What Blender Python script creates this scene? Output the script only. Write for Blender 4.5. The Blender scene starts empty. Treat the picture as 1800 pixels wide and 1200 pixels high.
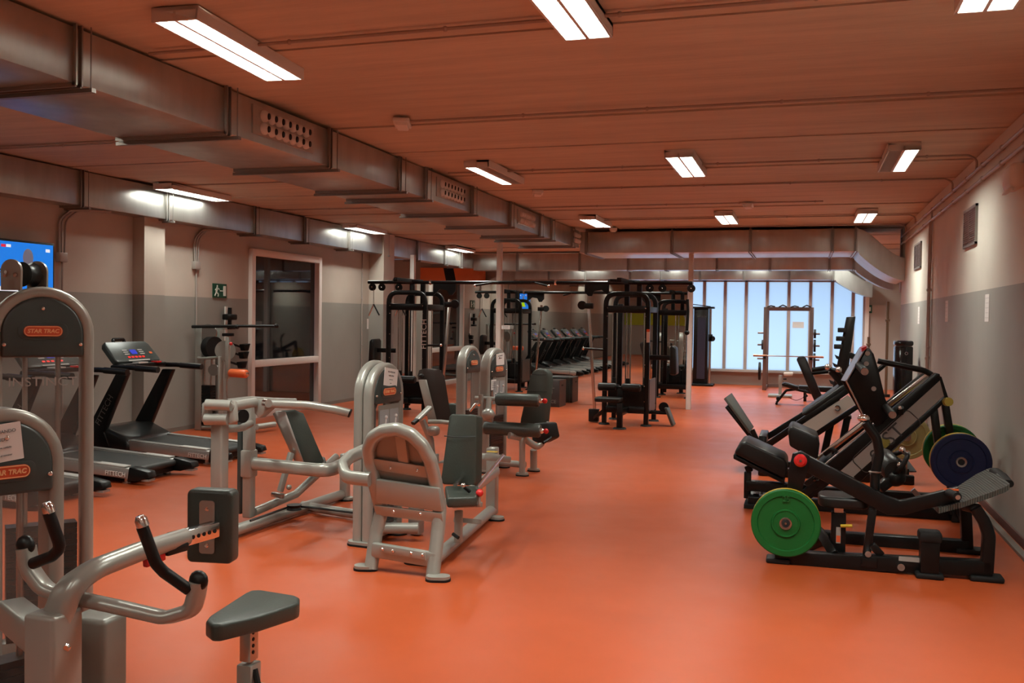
import bpy, bmesh, math, random
from mathutils import Vector, Matrix
random.seed(7)
scene = bpy.context.scene
col = scene.collection
V = Vector
PI = math.pi

# ------------------------------------------------------------------ camera
CAM_H = 1.65
FPX = 1645.0                                  # focal length in pixels of the 1800 x 1200 frame
_v1 = V((515.0, -34.0, FPX)).normalized()     # direction of the room's depth axis in camera space
_v2 = V((5264.0, 117.0, -FPX))
_v2 = (_v2 - _v1 * _v2.dot(_v1)).normalized()
_v3 = _v2.cross(_v1)
if _v3.y > 0: _v3 = -_v3
RIGHT = V((_v2.x, _v1.x, _v3.x)); DOWN = V((_v2.y, _v1.y, _v3.y)); FWD = V((_v2.z, _v1.z, _v3.z))
cam_data = bpy.data.cameras.new('camera'); cam = bpy.data.objects.new('camera', cam_data); col.objects.link(cam)
cam_data.sensor_width = 36.0; cam_data.lens = FPX / 1800.0 * 36.0
cam_data.clip_start = 0.05; cam_data.clip_end = 200
cam.matrix_world = Matrix(((RIGHT.x, -DOWN.x, -FWD.x, 0), (RIGHT.y, -DOWN.y, -FWD.y, 0),
                           (RIGHT.z, -DOWN.z, -FWD.z, CAM_H), (0, 0, 0, 1)))
scene.camera = cam

# ------------------------------------------------------------------ view, world, daylight
scene.view_settings.view_transform = 'Standard'
scene.view_settings.look = 'None'
scene.view_settings.gamma = 1.0
scene.view_settings.use_curve_mapping = False
scene.view_settings.exposure = 0.22
scene.cycles.use_denoising = True
scene.cycles.max_bounces = 8; scene.cycles.diffuse_bounces = 5; scene.cycles.glossy_bounces = 4
scene.cycles.transparent_max_bounces = 12
scene.cycles.sample_clamp_indirect = 4.0
LAMP_W = 72.0                                 # watts of each ceiling luminaire
world = bpy.data.worlds.new('world'); scene.world = world; world.use_nodes = True
world.node_tree.nodes['Background'].inputs[0].default_value = (0.35, 0.48, 0.8, 1)
world.node_tree.nodes['Background'].inputs[1].default_value = 0.6
def area_light(name, loc, sx, sy, watts, color, target_dir, spread=180):
    l = bpy.data.lights.new(name, 'AREA'); l.shape = 'RECTANGLE'; l.size = sx; l.size_y = sy
    l.energy = watts; l.color = color; l.spread = math.radians(spread)
    o = bpy.data.objects.new(name, l); col.objects.link(o); o.location = loc
    o.rotation_euler = V(target_dir).to_track_quat('-Z', 'Y').to_euler()
    return o
area_light('daylight', (-1.6, 28.2, 0.5), 9.0, 2.5, 170, (0.76, 0.91, 1.0), (0, -1, 0.22))

# ------------------------------------------------------------------ a pixel of the photograph on a known plane -> metres
def P(x, y, Y=None, X=None, z=None, D=None):
    d = RIGHT * (x - 900.0) + DOWN * (y - 600.0) + FWD * FPX
    if D is not None: t = D / FPX
    elif Y is not None: t = Y / d.y
    elif X is not None: t = X / d.x
    else: t = (z - CAM_H) / d.z
    return V((0, 0, CAM_H)) + d * t

# ------------------------------------------------------------------ things, parts, meshes
WM = {}
def setp(o, label=None, cat=None, group=None, kind=None):
    if label: o['label'] = label
    if cat: o['category'] = cat
    if group: o['group'] = group
    if kind: o['kind'] = kind
    return o
def thing(name, label, cat, loc=(0, 0, 0), group=None):
    o = bpy.data.objects.new(name, None); col.objects.link(o); o.location = loc
    o.empty_display_size = 0.1
    WM[o.name] = Matrix.Translation(V(loc)); return setp(o, label, cat, group)
def kids(o): return [c for c in bpy.data.objects if c.parent == o]
def copy_tree(o, parent=None):
    c = o.copy(); col.objects.link(c)
    if parent: c.parent = parent
    for ch in kids(o): copy_tree(ch, c)
    return c
def fillet(pts, r, n=6):
    pts = [V(p) for p in pts]
    if r <= 0 or len(pts) < 3: return pts
    out = [pts[0]]
    for i in range(1, len(pts) - 1):
        a, b, c = pts[i-1], pts[i], pts[i+1]
        u = (a - b); w = (c - b); lu, lw = u.length, w.length
        if lu < 1e-6 or lw < 1e-6: continue
        u /= lu; w /= lw
        cs = max(-1, min(1, u.dot(w))); ang = math.acos(cs)
        if ang > PI - 0.05: out.append(b); continue
        t = min(r / math.tan(ang / 2), lu * 0.48, lw * 0.48)
        p0, p1 = b + u * t, b + w * t
        for k in range(n + 1):
            s = k / n
            out.append(p0 * (1 - s) ** 2 + b * 2 * s * (1 - s) + p1 * s ** 2)
    out.append(pts[-1]); return out
def rrect(w, h, r, n=3):
    r = min(r, w / 2 * .99, h / 2 * .99); out = []
    for cx, cy, a0 in ((w/2-r, h/2-r, 0), (-w/2+r, h/2-r, 90), (-w/2+r, -h/2+r, 180), (w/2-r, -h/2+r, 270)):
        for k in range(n + 1):
            a = math.radians(a0 + 90 * k / n); out.append((cx + r * math.cos(a), cy + r * math.sin(a)))
    return out
def circ(r, n=12, ry=None):
    return [(r * math.cos(2*PI*k/n), (ry or r) * math.sin(2*PI*k/n)) for k in range(n)]
class MB:
    def __init__(s): s.bm = bmesh.new()
    def face(s, vs):
        try: return s.bm.faces.new(vs)
        except ValueError: return None
    def poly(s, pts, ext=None):
        a = [s.bm.verts.new(V(p)) for p in pts]
        s.face(a)
        if ext is not None:
            b = [s.bm.verts.new(V(p) + V(ext)) for p in pts]
            s.face(b[::-1]); n = len(a)
            for i in range(n): s.face([a[i], b[i], b[(i+1) % n], a[(i+1) % n]])
        return s
    def box(s, c, size, rot=None):
        c = V(c); x, y, z = size[0]/2, size[1]/2, size[2]/2
        vs = []
        for p in ((-x,-y,-z),(x,-y,-z),(x,y,-z),(-x,y,-z),(-x,-y,z),(x,-y,z),(x,y,z),(-x,y,z)):
            p = V(p)
            if rot is not None: p = rot @ p
            vs.append(s.bm.verts.new(c + p))
        for f in ((3,2,1,0),(4,5,6,7),(0,1,5,4),(1,2,6,5),(2,3,7,6),(3,0,4,7)): s.face([vs[i] for i in f])
        return s
    def bar(s, p0, p1, w, h, up=(0, 0, 1)):            # rectangular bar; h along up, w across
        p0, p1 = V(p0), V(p1); d = (p1 - p0); L = d.length; d.normalize()
        up = V(up); sd = d.cross(up)
        if sd.length < 1e-4: sd = d.cross(V((1, 0, 0)))
        sd.normalize(); u = sd.cross(d).normalized()
        R = Matrix((sd, d, u)).transposed()
        return s.box((p0 + p1) / 2, (w, L, h), R)
    def sweep(s, pts, prof, up=None, cap=True, closed=False):
        pts = [V(p) for p in pts]; n = len(pts); rings = []; nrm = None
        for i, p in enumerate(pts):
            if closed: t = (pts[(i+1) % n] - pts[i-1])
            else: t = pts[min(i+1, n-1)] - pts[max(i-1, 0)]
            t.normalize()
            if up is not None:
                sd = t.cross(V(up))
                if sd.length < 1e-4: sd = V((1, 0, 0))
                sd.normalize(); u = sd.cross(t).normalized()
            else:
                if nrm is None:
                    a = V((0, 0, 1)) if abs(t.z) < 0.9 else V((1, 0, 0))
                    u = (a - t * a.dot(t)).normalized()
                else:
                    u = (nrm - t * nrm.dot(t)).normalized()
                nrm = u; sd = t.cross(u)
            k = 1.0
            if 0 < i < n - 1 or closed:
                a = (pts[i] - pts[i-1]).normalized(); k = 1.0 / max(0.5, a.dot(t))
            rings.append([s.bm.verts.new(p + sd * q[0] + u * q[1]) for q in prof])
        m = len(prof); rng = range(n) if closed else range(n - 1)
        for i in rng:
            a, b = rings[i], rings[(i+1) % n]
            for j in range(m): s.face([a[j], a[(j+1) % m], b[(j+1) % m], b[j]])
        if cap and not closed: s.face(rings[0][::-1]); s.face(rings[-1])
        return s
    def tube(s, pts, r, fil=0, n=12, closed=False): return s.sweep(fillet(pts, fil), circ(r, n), closed=closed)
    def oval(s, pts, w, h, fil=0, up=(0, 0, 1), rr=None):
        return s.sweep(fillet(pts, fil), rrect(w, h, rr if rr is not None else min(w, h) * .45), up=up)
    def cyl(s, p0, p1, r, r2=None, n=20):
        p0, p1 = V(p0), V(p1); d = (p1 - p0).normalized()
        a = V((0, 0, 1)) if abs(d.z) < .9 else V((1, 0, 0))
        u = (a - d * a.dot(d)).normalized(); w = d.cross(u); r2 = r if r2 is None else r2
        A = [s.bm.verts.new(p0 + (u * math.cos(2*PI*k/n) + w * math.sin(2*PI*k/n)) * r) for k in range(n)]
        B = [s.bm.verts.new(p1 + (u * math.cos(2*PI*k/n) + w * math.sin(2*PI*k/n)) * r2) for k in range(n)]
        s.face(A[::-1]); s.face(B)
        for k in range(n): s.face([A[k], A[(k+1) % n], B[(k+1) % n], B[k]])
        return s
    def lathe(s, prof, o, axis, n=32):                  # prof: (radius, height along axis)
        o = V(o); d = V(axis).normalized()
        a = V((0, 0, 1)) if abs(d.z) < .9 else V((1, 0, 0))
        u = (a - d * a.dot(d)).normalized(); w = d.cross(u); rings = []
        for r, h in prof:
            if r < 1e-5: rings.append([s.bm.verts.new(o + d * h)])
            else: rings.append([s.bm.verts.new(o + d * h + (u * math.cos(2*PI*k/n) + w * math.sin(2*PI*k/n)) * r) for k in range(n)])
        for A, B in zip(rings, rings[1:]):
            for k in range(n):
                k2 = (k + 1) % n
                if len(A) == 1 and len(B) == 1: break
                if len(A) == 1: s.face([A[0], B[k2], B[k]])
                elif len(B) == 1: s.face([A[k], A[k2], B[0]])
                else: s.face([A[k], A[k2], B[k2], B[k]])
        return s
    def ball(s, c, r, sc=(1, 1, 1), n=14):
        m = Matrix.Translation(V(c)) @ Matrix.Diagonal((*sc, 1))
        bmesh.ops.create_uvsphere(s.bm, u_segments=n, v_segments=max(6, n // 2 + 1), radius=r, matrix=m); return s
    def build(s, name, mat, parent=None, bevel=0, seg=2, smooth=38, label=None, world=True):
        bm = s.bm
        bmesh.ops.remove_doubles(bm, verts=bm.verts, dist=1e-5)
        bmesh.ops.recalc_face_normals(bm, faces=bm.faces)
        if bevel > 0:
            es = [e for e in bm.edges if len(e.link_faces) == 2 and e.calc_face_angle(0) > 0.6]
            if es: bmesh.ops.bevel(bm, geom=es, offset=bevel, segments=seg, profile=0.5, affect='EDGES', clamp_overlap=True)
        me = bpy.data.meshes.new(name); bm.to_mesh(me); bm.free()
        me.materials.append(mat)
        for p in me.polygons: p.use_smooth = True
        me.set_sharp_from_angle(angle=math.radians(smooth))
        o = bpy.data.objects.new(name, me); col.objects.link(o)
        if parent is not None:
            o.parent = parent
            if parent.name in WM and world: o.matrix_parent_inverse = WM[parent.name].inverted()
        if label: o['label'] = label
        return o
def frame(u, v, w): return Matrix((V(u), V(v), V(w))).transposed()
def text(name, body, size, loc, xd, up, mat, parent, ext=0.002, align='CENTER', shear=0.0, bold=0.0, sx=1.0):
    c = bpy.data.curves.new(name, 'FONT'); c.body = body; c.size = size; c.extrude = ext; c.align_x = align; c.align_y = 'CENTER'
    c.shear = shear; c.offset = bold; c.resolution_u = 3
    t = bpy.data.objects.new(name, c); col.objects.link(t)
    me = bpy.data.meshes.new_from_object(t.evaluated_get(bpy.context.evaluated_depsgraph_get()))
    bpy.data.objects.remove(t); bpy.data.curves.remove(c)
    xd = V(xd).normalized(); up = V(up); n = xd.cross(up).normalized(); up = n.cross(xd)
    M = Matrix.Translation(V(loc)) @ frame(xd * sx, up, n).to_4x4()
    me.transform(M); me.name = name; me.materials.clear(); me.materials.append(mat)
    o = bpy.data.objects.new(name, me); col.objects.link(o)
    if parent is not None:
        o.parent = parent
        if parent.name in WM: o.matrix_parent_inverse = WM[parent.name].inverted()
    return o

# ------------------------------------------------------------------ materials
def mat(name, color, rough=0.5, metal=0.0, emit=None, es=0.0, spec=0.5, noise=None, bump=None, coat=0.0):
    m = bpy.data.materials.new(name); m.use_nodes = True; nt = m.node_tree; b = nt.nodes['Principled BSDF']
    b.inputs['Base Color'].default_value = (*color, 1); b.inputs['Roughness'].default_value = rough
    b.inputs['Metallic'].default_value = metal; b.inputs['Specular IOR Level'].default_value = spec
    b.inputs['Coat Weight'].default_value = coat
    if emit: b.inputs['Emission Color'].default_value = (*emit, 1); b.inputs['Emission Strength'].default_value = es
    tc = None
    if noise or bump: tc = nt.nodes.new('ShaderNodeTexCoord')
    if noise:                                            # (scale, amount, (stretch))
        mp = nt.nodes.new('ShaderNodeMapping'); nt.links.new(tc.outputs['Object'], mp.inputs[0])
        if len(noise) > 2: mp.inputs['Scale'].default_value = noise[2]
        n = nt.nodes.new('ShaderNodeTexNoise'); n.inputs['Scale'].default_value = noise[0]; n.inputs['Detail'].default_value = 6
        nt.links.new(mp.outputs[0], n.inputs['Vector'])
        r = nt.nodes.new('ShaderNodeMapRange'); r.inputs['From Min'].default_value = .3; r.inputs['From Max'].default_value = .7
        r.inputs['To Min'].default_value = 1 - noise[1]; r.inputs['To Max'].default_value = 1 + noise[1]
        nt.links.new(n.outputs['Fac'], r.inputs['Value'])
        mx = nt.nodes.new('ShaderNodeMix'); mx.data_type = 'RGBA'; mx.blend_type = 'MULTIPLY'; mx.inputs['Factor'].default_value = 1
        mx.inputs['A'].default_value = (*color, 1); nt.links.new(r.outputs[0], mx.inputs['B'])
        nt.links.new(mx.outputs['Result'], b.inputs['Base Color'])
    if bump:                                             # (scale, strength)
        n2 = nt.nodes.new('ShaderNodeTexNoise'); n2.inputs['Scale'].default_value = bump[0]; n2.inputs['Detail'].default_value = 4
        nt.links.new(tc.outputs['Object'], n2.inputs['Vector'])
        bp = nt.nodes.new('ShaderNodeBump'); bp.inputs['Strength'].default_value = bump[1]; bp.inputs['Distance'].default_value = 0.01
        nt.links.new(n2.outputs['Fac'], bp.inputs['Height']); nt.links.new(bp.outputs[0], b.inputs['Normal'])
    return m
SILVER = mat('silver_paint', (0.34, 0.34, 0.308), 0.32, 0.38, noise=(3, .05))
SILVER_D = mat('silver_panel', (0.25, 0.25, 0.225), 0.40, 0.3)
BLACK = mat('black_paint', (0.0045, 0.0045, 0.0045), 0.34, 0.0, spec=.24)
BLACKM = mat('black_rubber', (0.007, 0.007, 0.007), 0.6, spec=.25)
GRIPM = mat('black_grip', (0.005, 0.005, 0.005), 0.42, spec=.3)
VINYL = mat('dark_green_grey_vinyl', (0.032, 0.041, 0.034), 0.42, bump=(130, .1))
VINYLB = mat('black_vinyl', (0.007, 0.007, 0.007), 0.40, spec=.32)
VINYLBR = mat('brown_black_vinyl', (0.022, 0.015, 0.012), 0.45, bump=(130, .1))
SHROUD = mat('charcoal_plastic', (0.034, 0.046, 0.044), 0.34)
CHROME = mat('chrome', (0.8, 0.8, 0.8), 0.16, 1.0)
STEEL = mat('steel', (0.45, 0.44, 0.42), 0.3, 1.0)
WHITEP = mat('white_paint', (0.72, 0.68, 0.64), 0.5)
PAPER = mat('paper', (0.78, 0.76, 0.74), 0.7)
INK = mat('ink', (0.16, 0.16, 0.17), 0.7)
FAINT = mat('faint_print', (.48, .47, .47), .7)
RED = mat('red_plastic', (0.55, 0.02, 0.02), 0.25)
ORANGE = mat('orange_plastic', (0.75, 0.14, 0.04), 0.35)
BADGE = mat('badge_orange', (0.62, 0.09, 0.03), 0.3)
BADGET = mat('badge_letters', (0.85, 0.45, 0.22), 0.3)
GALV = mat('galvanised_steel', (0.50, 0.49, 0.465), 0.36, 0.93, noise=(7, .10, (1, 1, .25)))
GALVD = mat('galvanised_flange', (0.30, 0.28, 0.26), 0.42, 0.8)
GREEN = mat('green_bumper_rubber', (0.003, 0.095, 0.016), 0.45, spec=.3)
YELLOW = mat('yellow_bumper_rubber', (0.55, 0.36, 0.015), 0.45)
BLUE = mat('blue_bumper_rubber', (0.004, 0.008, 0.038), 0.45, spec=.3)
GREYP = mat('grey_side_panel', (0.30, 0.28, 0.26), 0.45)
RIBG = mat('ribbed_grey_rubber', (0.055, 0.058, 0.05), 0.5)

# ================================================================== THE ROOM
XR, XL, ZC, YB, YM, YF = 1.588, -8.35, 3.30, 25.0, 17.6, -9.0
def struct(o): o['kind'] = 'structure'; return o

def floor_mat():
    m = mat('orange_vinyl_floor', (0.40, 0.070, 0.019), 0.34, noise=(.9, .07), spec=0.45)
    nt = m.node_tree; b = nt.nodes['Principled BSDF']
    tc = nt.nodes.new('ShaderNodeTexCoord'); n = nt.nodes.new('ShaderNodeTexNoise'); n.inputs['Scale'].default_value = 2.2; n.inputs['Detail'].default_value = 5
    r = nt.nodes.new('ShaderNodeMapRange'); r.inputs['To Min'].default_value = .27; r.inputs['To Max'].default_value = .46
    nt.links.new(tc.outputs['Object'], n.inputs['Vector']); nt.links.new(n.outputs['Fac'], r.inputs['Value']); nt.links.new(r.outputs[0], b.inputs['Roughness'])
    return m
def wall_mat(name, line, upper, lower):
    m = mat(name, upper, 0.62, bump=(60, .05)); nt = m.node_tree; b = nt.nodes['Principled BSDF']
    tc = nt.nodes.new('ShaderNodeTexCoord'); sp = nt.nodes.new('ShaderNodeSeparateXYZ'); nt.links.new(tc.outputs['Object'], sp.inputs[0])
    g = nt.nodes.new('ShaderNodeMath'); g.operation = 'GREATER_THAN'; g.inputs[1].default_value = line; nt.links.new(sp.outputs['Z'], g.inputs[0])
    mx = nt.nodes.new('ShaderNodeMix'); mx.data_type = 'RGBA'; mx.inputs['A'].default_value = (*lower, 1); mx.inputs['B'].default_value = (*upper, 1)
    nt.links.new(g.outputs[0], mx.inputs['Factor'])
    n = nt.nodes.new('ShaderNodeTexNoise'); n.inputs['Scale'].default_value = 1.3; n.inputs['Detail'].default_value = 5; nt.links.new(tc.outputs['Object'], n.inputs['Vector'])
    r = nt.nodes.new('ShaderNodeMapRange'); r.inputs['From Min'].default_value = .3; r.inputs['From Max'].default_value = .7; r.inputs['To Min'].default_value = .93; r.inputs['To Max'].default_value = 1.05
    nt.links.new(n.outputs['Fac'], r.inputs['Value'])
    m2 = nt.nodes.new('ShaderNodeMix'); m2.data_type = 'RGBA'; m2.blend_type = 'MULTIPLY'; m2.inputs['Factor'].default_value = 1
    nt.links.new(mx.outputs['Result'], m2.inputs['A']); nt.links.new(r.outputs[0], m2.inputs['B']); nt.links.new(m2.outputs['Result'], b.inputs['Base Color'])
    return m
def ceil_mat():
    m = mat('concrete_plank_ceiling', (0.56, 0.45, 0.345), 0.75); nt = m.node_tree; b = nt.nodes['Principled BSDF']
    tc = nt.nodes.new('ShaderNodeTexCoord')
    mp = nt.nodes.new('ShaderNodeMapping'); mp.inputs['Scale'].default_value = (.35, 3.0, 1); nt.links.new(tc.outputs['Object'], mp.inputs[0])
    n = nt.nodes.new('ShaderNodeTexNoise'); n.inputs['Scale'].default_value = 2.2; n.inputs['Detail'].default_value = 8; n.inputs['Roughness'].default_value = .7
    nt.links.new(mp.outputs[0], n.inputs['Vector'])
    r = nt.nodes.new('ShaderNodeMapRange'); r.inputs['From Min'].default_value = .3; r.inputs['From Max'].default_value = .72; r.inputs['To Min'].default_value = .80; r.inputs['To Max'].default_value = 1.12
    nt.links.new(n.outputs['Fac'], r.inputs['Value'])
    m2 = nt.nodes.new('ShaderNodeMix'); m2.data_type = 'RGBA'; m2.blend_type = 'MULTIPLY'; m2.inputs['Factor'].default_value = 1
    m2.inputs['A'].default_value = (0.56, 0.45, 0.345, 1); nt.links.new(r.outputs[0], m2.inputs['B']); nt.links.new(m2.outputs['Result'], b.inputs['Base Color'])
    bp = nt.nodes.new('ShaderNodeBump'); bp.inputs['Strength'].default_value = .25; bp.inputs['Distance'].default_value = .01
    nt.links.new(n.outputs['Fac'], bp.inputs['Height']); nt.links.new(bp.outputs[0], b.inputs['Normal'])
    return m
FLOORM = floor_mat(); CEILM = ceil_mat()
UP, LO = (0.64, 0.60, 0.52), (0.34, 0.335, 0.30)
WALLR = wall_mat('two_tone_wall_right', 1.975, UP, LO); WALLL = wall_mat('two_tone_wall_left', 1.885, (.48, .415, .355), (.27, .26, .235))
WALLB = mat('grey_beige_wall', (0.40, 0.36, 0.32), 0.65)
TRIMM = mat('pale_window_frame', (0.78, 0.70, 0.65), 0.5)
struct(MB().box((-3.2, 8.1, -0.05), (12.4, 34.6, 0.1)).box((-11.2, 21.6, -.05), (3.6, 7.6, .1)).build('floor', FLOORM))
# ceiling: concrete planks laid across the room, every second one a little lower
mb = MB(); y = YF - .2; k = 0
seams = [-9.2, -8, -6.8, -5.6, -4.4, -3.2, -2.0, -.8, .4, 1.6, 2.8, 4.0, 5.2, 6.35, 7.55, 8.75, 9.6, 10.4, 11.6, 12.8, 14, 15.2, 16.4, 17.6, 18.8, 20, 21.2, 22.4, 23.6, 25.3]
for a, b in zip(seams, seams[1:]):
    dz = (0.0, 0.022, 0.008)[k % 3]; k += 1
    x0_ = -9.4 if b < 17.5 else -13.0
    mb.box(((x0_ + 3) / 2, (a + b) / 2, ZC + .1 + dz), (3 - x0_, b - a - .012, .2))
struct(mb.build('ceiling', CEILM))
struct(MB().box((-5.0, 8.1, ZC + .28), (16.2, 34.8, .05)).build('ceiling_deck', CEILM))
struct(MB().box((XR + .12, (YF + 17.6) / 2, ZC / 2), (.24, 17.6 - YF, ZC)).build('wall_right', WALLR))
mb = MB()
for a, b, z0, z1 in ((YF, 12.8, 0, ZC), (12.8, 15.02, 2.68, ZC), (15.02, 17.75, 0, ZC)):
    mb.box((XL - .12, (a + b) / 2, (z0 + z1) / 2), (.24, b - a, z1 - z0))
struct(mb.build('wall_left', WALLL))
struct(MB().box((-3.2, YF - .12, ZC / 2), (12.4, .24, ZC)).build('wall_front', WALLB))
struct(MB().box((-10.75, 17.63, ZC / 2), (4.56, .24, ZC)).build('wall_left_return', WALLB))
struct(MB().box((-12.9, 21.4, ZC / 2), (.24, 7.4, ZC)).build('wall_left_recess', WALLB))
# pillars on the left wall
p0 = P(253, 600, X=-8.17).y; p1 = P(289, 600, X=-8.17).y
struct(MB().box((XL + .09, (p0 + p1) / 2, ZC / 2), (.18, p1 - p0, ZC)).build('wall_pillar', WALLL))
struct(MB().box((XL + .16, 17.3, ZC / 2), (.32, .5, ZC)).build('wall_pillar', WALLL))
# the bay beyond the right wall's end
struct(MB().box((2.42, 21.4, ZC / 2), (.24, 7.6, ZC)).build('wall_right_recess', WALLB))
struct(MB().box((2.05, 17.72, 2.75), (.95, .24, 1.1)).build('wall_right_lintel', WALLB))
# back wall: sill, lintel over the window, solid piece to the left, end pieces to the right
WX0, WX1, WZ0, WZ1 = -4.63, 1.44, 0.40, 2.72
mb = MB()
mb.box((-1.6, YB + .12, WZ0 / 2 - .03), (6.1, .24, WZ0 - .06)).box((-1.6, YB + .12, (WZ1 + ZC) / 2), (6.1, .24, ZC - WZ1))
mb.box(((WX0 - 13) / 2, YB + .12, ZC / 2), (WX0 + 13, .24, ZC)).box((2.0, YB + .12, ZC / 2), (2 - 2*.44 - .0, .24, ZC))
struct(mb.build('wall_back', WALLB))
struct(MB().box((-1.6, YB - .02, WZ0 - .03), (6.07, .3, .06)).build('window_sill', mat('sill', (.42, .39, .36), .5)))
# frosted window lit by daylight from outside
fr = bpy.data.materials.new('frosted_pane'); fr.use_nodes = True; nt = fr.node_tree; nt.nodes.clear()
o_ = nt.nodes.new('ShaderNodeOutputMaterial'); t_ = nt.nodes.new('ShaderNodeBsdfTranslucent'); t_.inputs[0].default_value = (.82, .88, .93, 1)
nt.links.new(t_.outputs[0], o_.inputs[0])
mullX = [-4.1, -3.57, -3.05] + [P(x, 560, Y=25).x for x in (1237.5, 1274, 1311, 1348, 1386, 1424, 1462, 1499)]
edges = [WX0] + mullX + [WX1]
for i, (a, b) in enumerate(zip(edges, edges[1:])):
    w = struct(MB().box(((a + b) / 2, YB + .06, (WZ0 + WZ1) / 2), (b - a - .05, .01, WZ1 - WZ0)).build('window_%d' % (i + 1), fr))
mb = MB()
for x in mullX + [WX0 + .02, WX1 - .02]: mb.box((x, YB + .03, (WZ0 + WZ1) / 2), (.075, .12, WZ1 - WZ0))
mb.box((-1.6, YB + .03, WZ1 - .02), (6.07, .12, .06))
struct(mb.build('window_frame', mat('pink_grey_frame', (.44, .36, .33), .5)))
# glazed door in the left wall
DARKGLASS = mat('dark_door_glass', (0.006, 0.006, 0.008), 0.03, spec=0.9)
mb = MB()
for y0 in (12.85, 14.97): mb.box((XL + .01, y0, 1.34), (.12, .1, 2.68))
for z0 in (.05, .865, 2.63): mb.box((XL + .01, 13.91, z0), (.12, 2.02, .11))
struct(mb.build('door_1', TRIMM, bevel=.006))
struct(MB().box((XL - .03, 13.91, 1.75), (.02, 2.0, 1.66)).build('door_1_upper_glass', DARKGLASS))
struct(MB().box((XL - .03, 13.91, .46), (.02, 2.0, .7)).build('door_1_lower_glass', DARKGLASS))
# skirting
struct(MB().box((XR - .008, (YF + 17.6) / 2, .035), (.016, 17.6 - YF, .07)).build('baseboard_right', mat('dark_red_skirting', (.10, .035, .025), .5)))
struct(MB().box((XR - .07, 4.3, .012), (.05, 26.4, .024)).build('trim_1', mat('floor_trunking', (.16, .14, .12), .5)))
struct(MB().box((XL + .006, (YF + 12.8) / 2, .03), (.012, 12.8 - YF, .06)).box((XL + .006, 16.1, .03), (.012, 2.1, .06)).build('baseboard_left', mat('grey_skirting', (.18, .16, .14), .5)))

# mirror partition
MX0, MX1, MZ = -7.66, -2.09, 2.34
struct(MB().box(((MX0 + MX1) / 2, YM + .08, MZ / 2), (MX1 - MX0, .12, MZ)).build('mirror_partition', WALLB))
mi = thing('wall_mirror', 'large mirror wall between the two slim white posts, showing the treadmills', 'mirror', ((MX0 + MX1) / 2, YM, 0))
MIRROR = mat('mirror_glass', (.80, .82, .80), 0.0, 1.0)
n = 5
for i in range(n):
    a = MX0 + (MX1 - MX0) * i / n; b = MX0 + (MX1 - MX0) * (i + 1) / n
    MB().box(((a + b) / 2, YM, MZ / 2), (b - a - .004, .012, MZ - .01)).build('mirror_pane', MIRROR, mi)
POSTM = mat('white_post', (.66, .62, .58), .45)
struct(MB().box((-5.76, YM - .07, ZC / 2), (.095, .095, ZC)).build('pillar', POSTM, bevel=.005))
struct(MB().box((-2.03, YM - .07, ZC / 2), (.085, .095, ZC)).build('pillar', POSTM, bevel=.005))
struct(MB().box((-7.62, YM - .04, 1.45), (.09, .09, 2.9)).build('pillar', POSTM, bevel=.005))
sg = thing('paper_notice', 'small white paper sign fixed to the slim white post by the mirror', 'notice', P(889, 575, Y=YM - .13))
c = P(889, 575, Y=YM - .13)
MB().box(c, (.17, .004, .075)).build('paper_sheet', PAPER, sg)
for k in range(3): MB().box(c + V((0, -.003, .02 - .02 * k)), (.12, .002, .006)).build('print_line', INK, sg)

# orange wall panel with a black stripe, seen over the mirror
pn = thing('wall_panel', 'orange wall panel with a black stripe above the mirror, far left', 'panel', (-9.5, 24.9, 2.3))
a, b = P(738, 490, Y=24.85), P(852, 490, Y=24.85)
MB().box(((a.x + b.x) / 2, 24.9, 2.55), (b.x - a.x, .05, 1.0)).build('board', mat('orange_board', (.75, .19, .05), .5), pn)
s0, s1 = P(786, 480, Y=24.85), P(802, 480, Y=24.85)
MB().poly([(s0.x - .12, 24.86, 3.04), (s1.x - .1, 24.86, 3.04), (s1.x + .12, 24.86, 2.06), (s0.x + .1, 24.86, 2.06)], (0, .03, 0)).build('stripe', BLACKM, pn)
# lime banner on the wall behind, seen in the mirror
bn = thing('wall_banner', 'lime green banner on the far wall seen in the mirror', 'banner', (-5.5, YF + .05, 1.2))
MB().box((-5.9, YF + .03, 1.75), (4.6, .04, .7)).build('cloth', mat('lime_green', (.42, .50, .02), .6), bn)

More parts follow.
